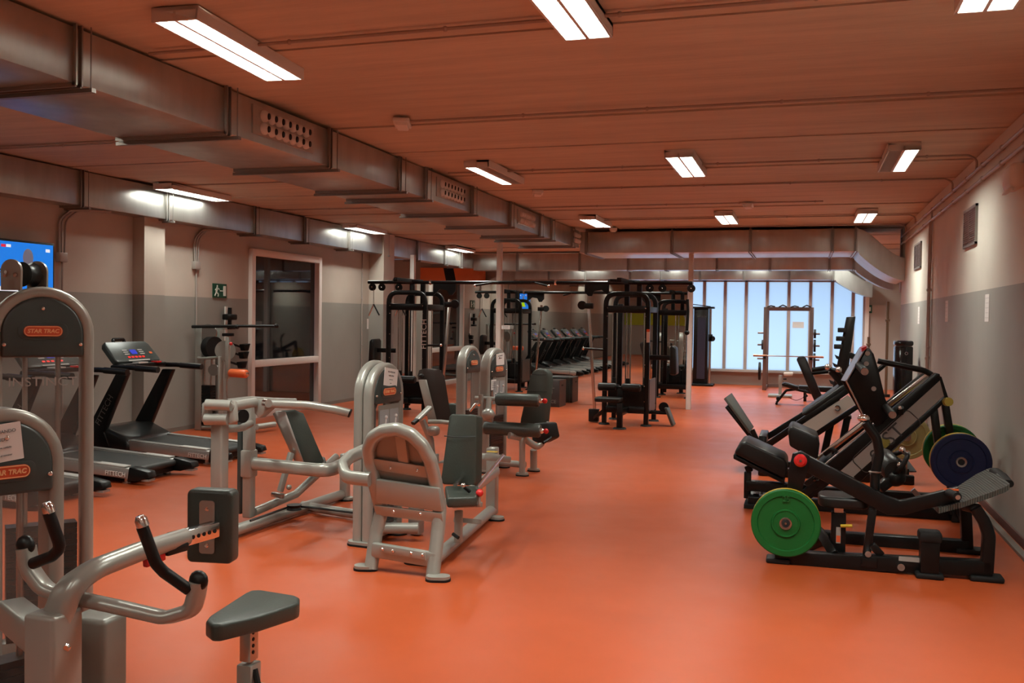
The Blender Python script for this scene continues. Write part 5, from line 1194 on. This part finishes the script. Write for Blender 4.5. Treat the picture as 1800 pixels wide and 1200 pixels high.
# sled
pq(((1520, 613), (1528, 611), (1536, 622), (1543, 645), (1556, 700), (1567, 722), (1552, 745), (1540, 748), (1524, 733), (1487, 671)), -.03, .05).build('sled_plate', BLACK, t, bevel=.006)
pq(((1510, 612), (1518, 610), (1525, 622), (1532, 645), (1545, 700), (1556, 722), (1541, 740), (1514, 728), (1478, 668)), .72, .05).build('sled_plate', BLACK, t, bevel=.006)
MB().poly([h(1487, 670, -.03), h(1520, 612, -.03), h(1511, 610, .75), h(1478, 668, .75)], V((.03, 0, .012))).build('foot_platform', mat('silver_tread', (.42, .42, .44), .35, .6), t)
MB().poly([h(1514, 612, -.035), h(1524, 608, -.035), h(1522, 614, -.035), h(1515, 618, -.035)], (0, .3, 0)).build('platform_corner', RED, t)
MB().oval([h(1543, 634, .2), h(1625, 651, .2), h(1646, 664, .3)], .05, .06, .08, up=(0, 1, 0)).build('guard_tube', BLACK, t)
MB().oval([h(1532, 660, .4), h(1556, 640, .5)], .04, .05, up=(0, 1, 0)).build('guard_brace', BLACK, t)
def horn(x0, y0, x1, y1, nm='weight_horn'):
    MB().cyl(h(x0, y0, -.03), h(x1, y1, -.26), .033).build(nm, BLACKM, t); MB().cyl(h(x1, y1, -.26), h(x1, y1, -.275), .030).build('horn_cap', CHROME, t)
horn(1510, 642, 1520, 653); horn(1557, 716, 1569, 729)
for x, y in ((1525, 621), (1523, 639), (1536, 683)): MB().cyl(h(x, y, -.045), h(x, y, -.03), .02).build('bolt', STEEL, t)
MB().cyl(h(1583, 716, -.06), h(1583, 726, -.02), .025).build('stop_knob', BLACKM, t); MB().ball(h(1582, 717, -.06), .02).build('stop_knob_end', CHROME, t)
MB().cyl(h(1487, 668, -.06), h(1520, 735, -.06), .008).build('safety_cable', STEEL, t)
MB().cyl(h(1664, 706, -.02), h(1668, 706, -.07), .035).build('bumper', mat('yellow_rubber_end', (.45, .38, .06), .5), t)
# stand
MB().bar(h(1640, 712, .05), h(1652, 800, .05), .06, .07, (0, 1, 0)).build('rear_leg', BLACK, t, bevel=.006); MB().bar(h(1660, 705, .3), h(1676, 800, .3), .06, .08, (0, 1, 0)).build('rear_leg', BLACK, t, bevel=.006)
MB().bar(h(1650, 795, .05), V((1.28, 8.45, .05)), .07, .08, (0, 1, 0)).bar(h(1676, 795, .3), V((1.35, 8.9, .05)), .07, .08, (0, 1, 0)).build('rear_leg_foot', BLACK, t, bevel=.006)
MB().bar((-.42, 8.62, .05), (1.3, 8.62, .05), .10, .10).build('base_rail', BLACK, t, bevel=.008); MB().bar((-.42, 9.3, .05), (1.3, 9.3, .05), .10, .10).build('base_rail', BLACK, t, bevel=.008)
for xx in (1.25, -.4): MB().bar((xx, 8.5, .05), (xx, 9.4, .05), .1, .1).build('base_cross', BLACK, t, bevel=.008)
MB().bar((.0, 8.62, .08), h(1478, 822, .1), .08, .09, (0, 1, 0)).build('front_strut', BLACK, t, bevel=.008)
MB().bar(h(1604, 860), h(1622, 880), .04, .04, (0, 1, 0)).build('base_link', STEEL, t)
MB().box((-.38, 8.95, .02), (.2, 1.0, .035)).build('floor_plate', BLACKM, t)
# seat and back pads
YN = 8.45
pq(((1290, 797), (1294, 789), (1303, 777), (1312, 776), (1378, 806), (1384, 814), (1384, 835), (1378, 842)), 0, .5).build('back_pad', VINYLB, t, bevel=.03, seg=3)
pq(((1289, 799), (1379, 843), (1379, 851), (1289, 806)), .04, .42).build('back_frame', BLACK, t, bevel=.006)
pq(((1385, 758), (1389, 750), (1395, 750), (1437, 768), (1441, 780), (1438, 806), (1430, 808), (1388, 784)), -.05, .5).build('seat_pad', VINYLB, t, bevel=.025, seg=3)
MB().bar(h(1314, 818, .2), V((h(1318, 850, .2).x, 8.65, .3)), .06, .07, (0, 1, 0)).build('back_support', BLACK, t, bevel=.006)
MB().bar(V((h(1314, 850, .2).x, 8.65, .3)), V((h(1314, 850, .2).x, 8.65, .06)), .06, .07, (0, 1, 0)).build('back_support_post', BLACK, t, bevel=.006)
MB().bar(h(1312, 852, .2), h(1420, 860, .2), .10, .09).build('seat_rail', BLACK, t, bevel=.008)
pq(((1424, 833), (1460, 800), (1466, 806), (1432, 842)), .1, .4).build('carriage_cushion', VINYLB, t, bevel=.015)
MB().tube([h(1450, 798, .1), h(1462, 789, .05), h(1470, 793, .02)], .02, .03, 8).build('side_handle', GRIPM, t)
MB().bar(h(1416, 852, .1), h(1452, 825, .1), .05, .05, (0, 1, 0)).build('seat_arm', BLACK, t, bevel=.005); MB().cyl(h(1432, 843, .03), h(1436, 841, .0), .02).build('arm_bolt', CHROME, t)
MB().bar(h(1412, 868, .1), h(1452, 838, .1), .06, .06, (0, 1, 0)).build('seat_arm', BLACK, t, bevel=.005)
# lettering on the panel
YN = 8.40
a0, a1 = h(1530, 800), h(1585, 750); xd = (a1 - a0).normalized(); ud = xd.cross(V((0, 1, 0))); ud = -ud if ud.z < 0 else ud
lc = h(1558, 776, -.004)
PAN = mat('panel_letters', (.03, .03, .03), .5)
text('panel_lettering', 'ST', .17, h(1571, 764, -.004), xd, ud, PAN, t, .001, sx=1.0); text('panel_lettering', 'ev', .17, h(1541, 791, -.004), xd, ud, PAN, t, .001)
MB().ball(h(1555, 778, -.002), .05, (.9, .05, .9), 16).build('plate_reflection', mat('olive_painted_reflection', (.22, .2, .03), .5), t)  # reflection of the yellow plate, painted as an olive spot on the panel
MB().sweep([lc + xd * a + ud * b for a, b in rrect(.62, .17, .04, 5)], circ(.004, 6), closed=True).build('panel_outline', PAN, t)
# plates stored low beside the wall
bz = P(1690, 812, Y=8.25)
for c, R, m_, lab, g in ((bz, .228, BLUE, 'dark blue bumper plate at the rear of the sled leg press, outermost', 0), (bz + V((0, .062, .0)), .228, YELLOW, 'yellow bumper plate sandwiched behind the dark blue one', 0),
                         (bz + V((0, .50, .02)), .228, GREEN, 'dark green bumper plate behind the blue pair, close to the wall', 0), (bz + V((0, .562, .02)), .228, YELLOW, 'yellow bumper plate behind the dark green one by the wall', 0)):
    plate('weight_plate', lab, c, (0, 1, 0), R, .05, m_, 'plates at the rear of the sled leg press')
MB().cyl(bz + V((0, -.012, 0)), bz + V((0, .75, .0)), .024).build('plate_peg', BLACKM, t)
MB().bar(bz + V((0, .3, 0)), V((bz.x, bz.y + .3, .06)), .08, .08).build('peg_post', BLACK, t, bevel=.006)

# ---- hack squat machine behind, with the C on its panel
t = thing('hack_squat_machine', 'black hack squat machine behind the sled leg press, ribbed foot board at left', 'weight machine', (.2, 10.6, 0))
YN = 10.3
pq(((1405, 749), (1490, 694.6), (1508, 707.5), (1428, 762)), 0, .03).build('side_panel', mat('pale_side_panel', (.42, .41, .37), .45), t)
pq(((1336, 785), (1500, 672), (1508, 680), (1342, 794)), 0, .07).build('lower_rail', BLACK, t, bevel=.005)
pq(((1428, 762), (1512, 707), (1516, 714), (1434, 769)), 0, .07).build('lower_rail', BLACK, t, bevel=.005)
pq(((1338, 780), (1410, 738), (1500, 676), (1494, 668), (1404, 728), (1336, 770)), .55, .07).build('upper_rail', BLACK, t, bevel=.005)
pq(((1409, 728), (1412, 724), (1478, 678), (1490, 674), (1490, 684), (1420, 732)), .0, .5).build('back_pad', VINYLB, t, bevel=.02, seg=3)
MB().poly([h(1283, 693, .5), h(1272, 701, 0), h(1316, 761, 0), h(1322, 753, .5)], (.02, 0, .02)).build('foot_board', RIBG, t, bevel=.004)
pq(((1274, 716), (1279, 713), (1340, 788), (1335, 793)), .05, .4).build('foot_board_frame', BLACK, t, bevel=.004)
MB().bar(h(1338, 788, .06), h(1322, 755, .06), .05, .05, (0, 1, 0)).bar(h(1338, 788, .46), h(1322, 755, .46), .05, .05, (0, 1, 0)).build('board_post', BLACK, t)
q = h(1335, 790); MB().bar((q.x, 10.35, .05), (1.1, 10.35, .05), .09, .09).bar((q.x, 10.85, .05), (1.1, 10.85, .05), .09, .09).build('base_rail', BLACK, t, bevel=.008)
MB().box((q.x + .03, 10.6, .22), (.08, .6, .42)).build('front_post', BLACK, t, bevel=.008)
MB().bar(h(1500, 690, .3), V((1.0, 10.6, .06)), .09, .09, (0, 1, 0)).build('rear_post', BLACK, t, bevel=.008)
MB().bar(h(1460, 745, .1), V((h(1460, 0, .1).x, 10.4, .05)), .07, .07, (0, 1, 0)).bar(h(1490, 730, .4), V((h(1490, 0, .4).x, 10.7, .05)), .07, .07, (0, 1, 0)).build('mid_post', BLACK, t, bevel=.006)
MB().tube([h(1427, 650, .1), h(1454, 646, .1), h(1474, 655, .1), h(1490, 672, .1)], .025, .06, 10).build('shoulder_handle', GRIPM, t); MB().tube([h(1427, 655, .4), h(1460, 652, .4), h(1480, 664, .4)], .025, .06, 10).build('shoulder_handle', GRIPM, t)
for x, y in ((1455, 645), (1474, 650)): MB().ball(h(x, y, .05), .035).build('handle_joint', CHROME, t)
pq(((1455, 655), (1470, 648), (1492, 668), (1480, 684)), .1, .4).build('shoulder_pad', VINYLB, t, bevel=.02)
MB().sweep([h(1472 + 4.5 * math.cos(math.radians(a)), 717 - 4.5 * math.sin(math.radians(a)), -.004) for a in range(-150, 160, 20)], circ(.006, 6)).build('panel_letter', PAN, t)
yc = P(1594, 768, Y=10.3)
plate('weight_plate', 'olive yellow bumper plate between the two big sled machines', yc, (0, 1, 0), .23, .05, mat('olive_rubber', (.22, .19, .07), .5))
MB().cyl(yc + V((0, -.03, 0)), yc + V((0, .3, 0)), .024).bar(yc + V((0, .2, 0)), V((yc.x, yc.y + .2, .05)), .06, .06).build('plate_peg', STEEL, t)
MB().bar(V((yc.x, yc.y + .2, .05)), V((1.0, 10.5, .05)), .07, .07).build('peg_foot', BLACK, t)
# floor wedge between the machines
q = P(1590, 822, z=.02); o = thing('rubber_wedge', 'black rubber wedge lying on the floor under the olive plate', 'wedge', q)
MB().poly([P(1572, 800, z=.10), P(1590, 800, z=.10), P(1611, 828, z=.01), P(1565, 828, z=.01)], (0, 0, -.01)).build('ramp', BLACKM, o)

# ---- bar holder with hooks, tall bin and bars in the far right corner
t = thing('barbell_holder', 'tall black slanted stand with bar hooks in front of the window', 'bar stand', P(1478, 690, Y=17.2)); YN = 17.2
pq(((1488, 557), (1503, 556), (1482, 690), (1462, 690)), 0, .12).build('column', BLACK, t, bevel=.01)
pq(((1496, 556), (1504, 556), (1490, 660), (1482, 660)), .3, .1).build('column', BLACK, t, bevel=.01)
for x, y in ((1480, 580), (1477, 595), (1473.5, 609)):
    MB().box(h(x, y, -.03), (.14, .1, .08)).build('bar_clip', BLACKM, t, bevel=.01); MB().bar(h(x - 5, y - 3, -.05), h(x - 5, y + 3, -.05), .04, .03, (0, 1, 0)).build('clip_tip', BLACKM, t)
for x, y in ((1473, 628), (1469, 642), (1463, 672)):
    MB().poly([h(x - 6, y - 5), h(x - 3, y + 2), h(x + 5, y + 6), h(x + 5, y)], (0, .08, 0)).build('bar_hook', BLACKM, t)
MB().bar(h(1490, 622, .1), h(1515, 633, .1), .09, .10).build('side_arm', BLACK, t, bevel=.01)
q = h(1470, 690); MB().bar(q + V((0, .06, .05)), V((q.x - .05, 17.26, .03)), .16, .16, (0, 1, 0)).build('lower_column', BLACK, t); MB().box((q.x, 17.3, .03), (.5, .6, .06)).build('base', BLACK, t, bevel=.01)
bx = P(1592, 595, Y=14.6)
t = thing('waste_bin', 'tall glossy black container with lid standing against the right wall', 'bin', (bx.x - .02, 14.6, 0))
GLB = mat('gloss_black', (.008, .008, .012), .08)
MB().box((bx.x - .02, 14.7, .66), (.24, .30, 1.32)).build('body', GLB, t, bevel=.02, seg=3); MB().box((bx.x - .02, 14.7, 1.365), (.25, .31, .08)).build('lid', GLB, t, bevel=.03, seg=3)
MB().lathe([(.016, 0), (.022, .003), (.022, 0)], (bx.x + .01, 14.548, 1.22), (0, -1, 0), 18).build('emblem', STEEL, t)
for px, y0, lab in ((1561, 530, 'tall bare barbell standing upright in the far right corner'), (1527, 592, 'shorter bar standing upright beside the window')):
    q = P(px, y0, Y=22.5); o = thing('barbell', lab, 'barbell', (q.x, 22.5, 0)); BRM = mat('dull_bronze', (.20, .14, .09), .4, .8) if px == 1561 else BRM
    MB().cyl((q.x, 22.5, .0), (q.x, 22.5, q.z), .030).build('shaft', BRM, o)
    MB().lathe([(.03, 0), (.05, .01), (.05, .05), (.03, .06)], (q.x, 22.5, q.z - .45 if px == 1561 else q.z - .2), ZU, 14).build('collar', BRM, o)
    MB().cyl((q.x, 22.5, 0), (q.x, 22.5, .06), .09).build('stand_cup', BLACKM, o)
# inner doors of the recess
struct(MB().box((1.72, YB - .04, 1.05), (.42, .05, 2.1)).build('door_2', mat('recess_door', (.45, .38, .34), .5)))
struct(MB().box((1.47, YB - .08, 1.4), (.09, .16, 2.8)).build('pillar', TRIMM))
c = P(1528, 543, Y=24.8); o = thing('exit_sign', 'tiny dark green exit sign beside the frosted window', 'sign', c); MB().box((c.x + .02, 24.9, c.z), (.1, .02, .2)).build('plate', GS, o); MB().box((c.x + .02, 24.885, c.z), (.04, .004, .1)).build('door_symbol', WS, o)
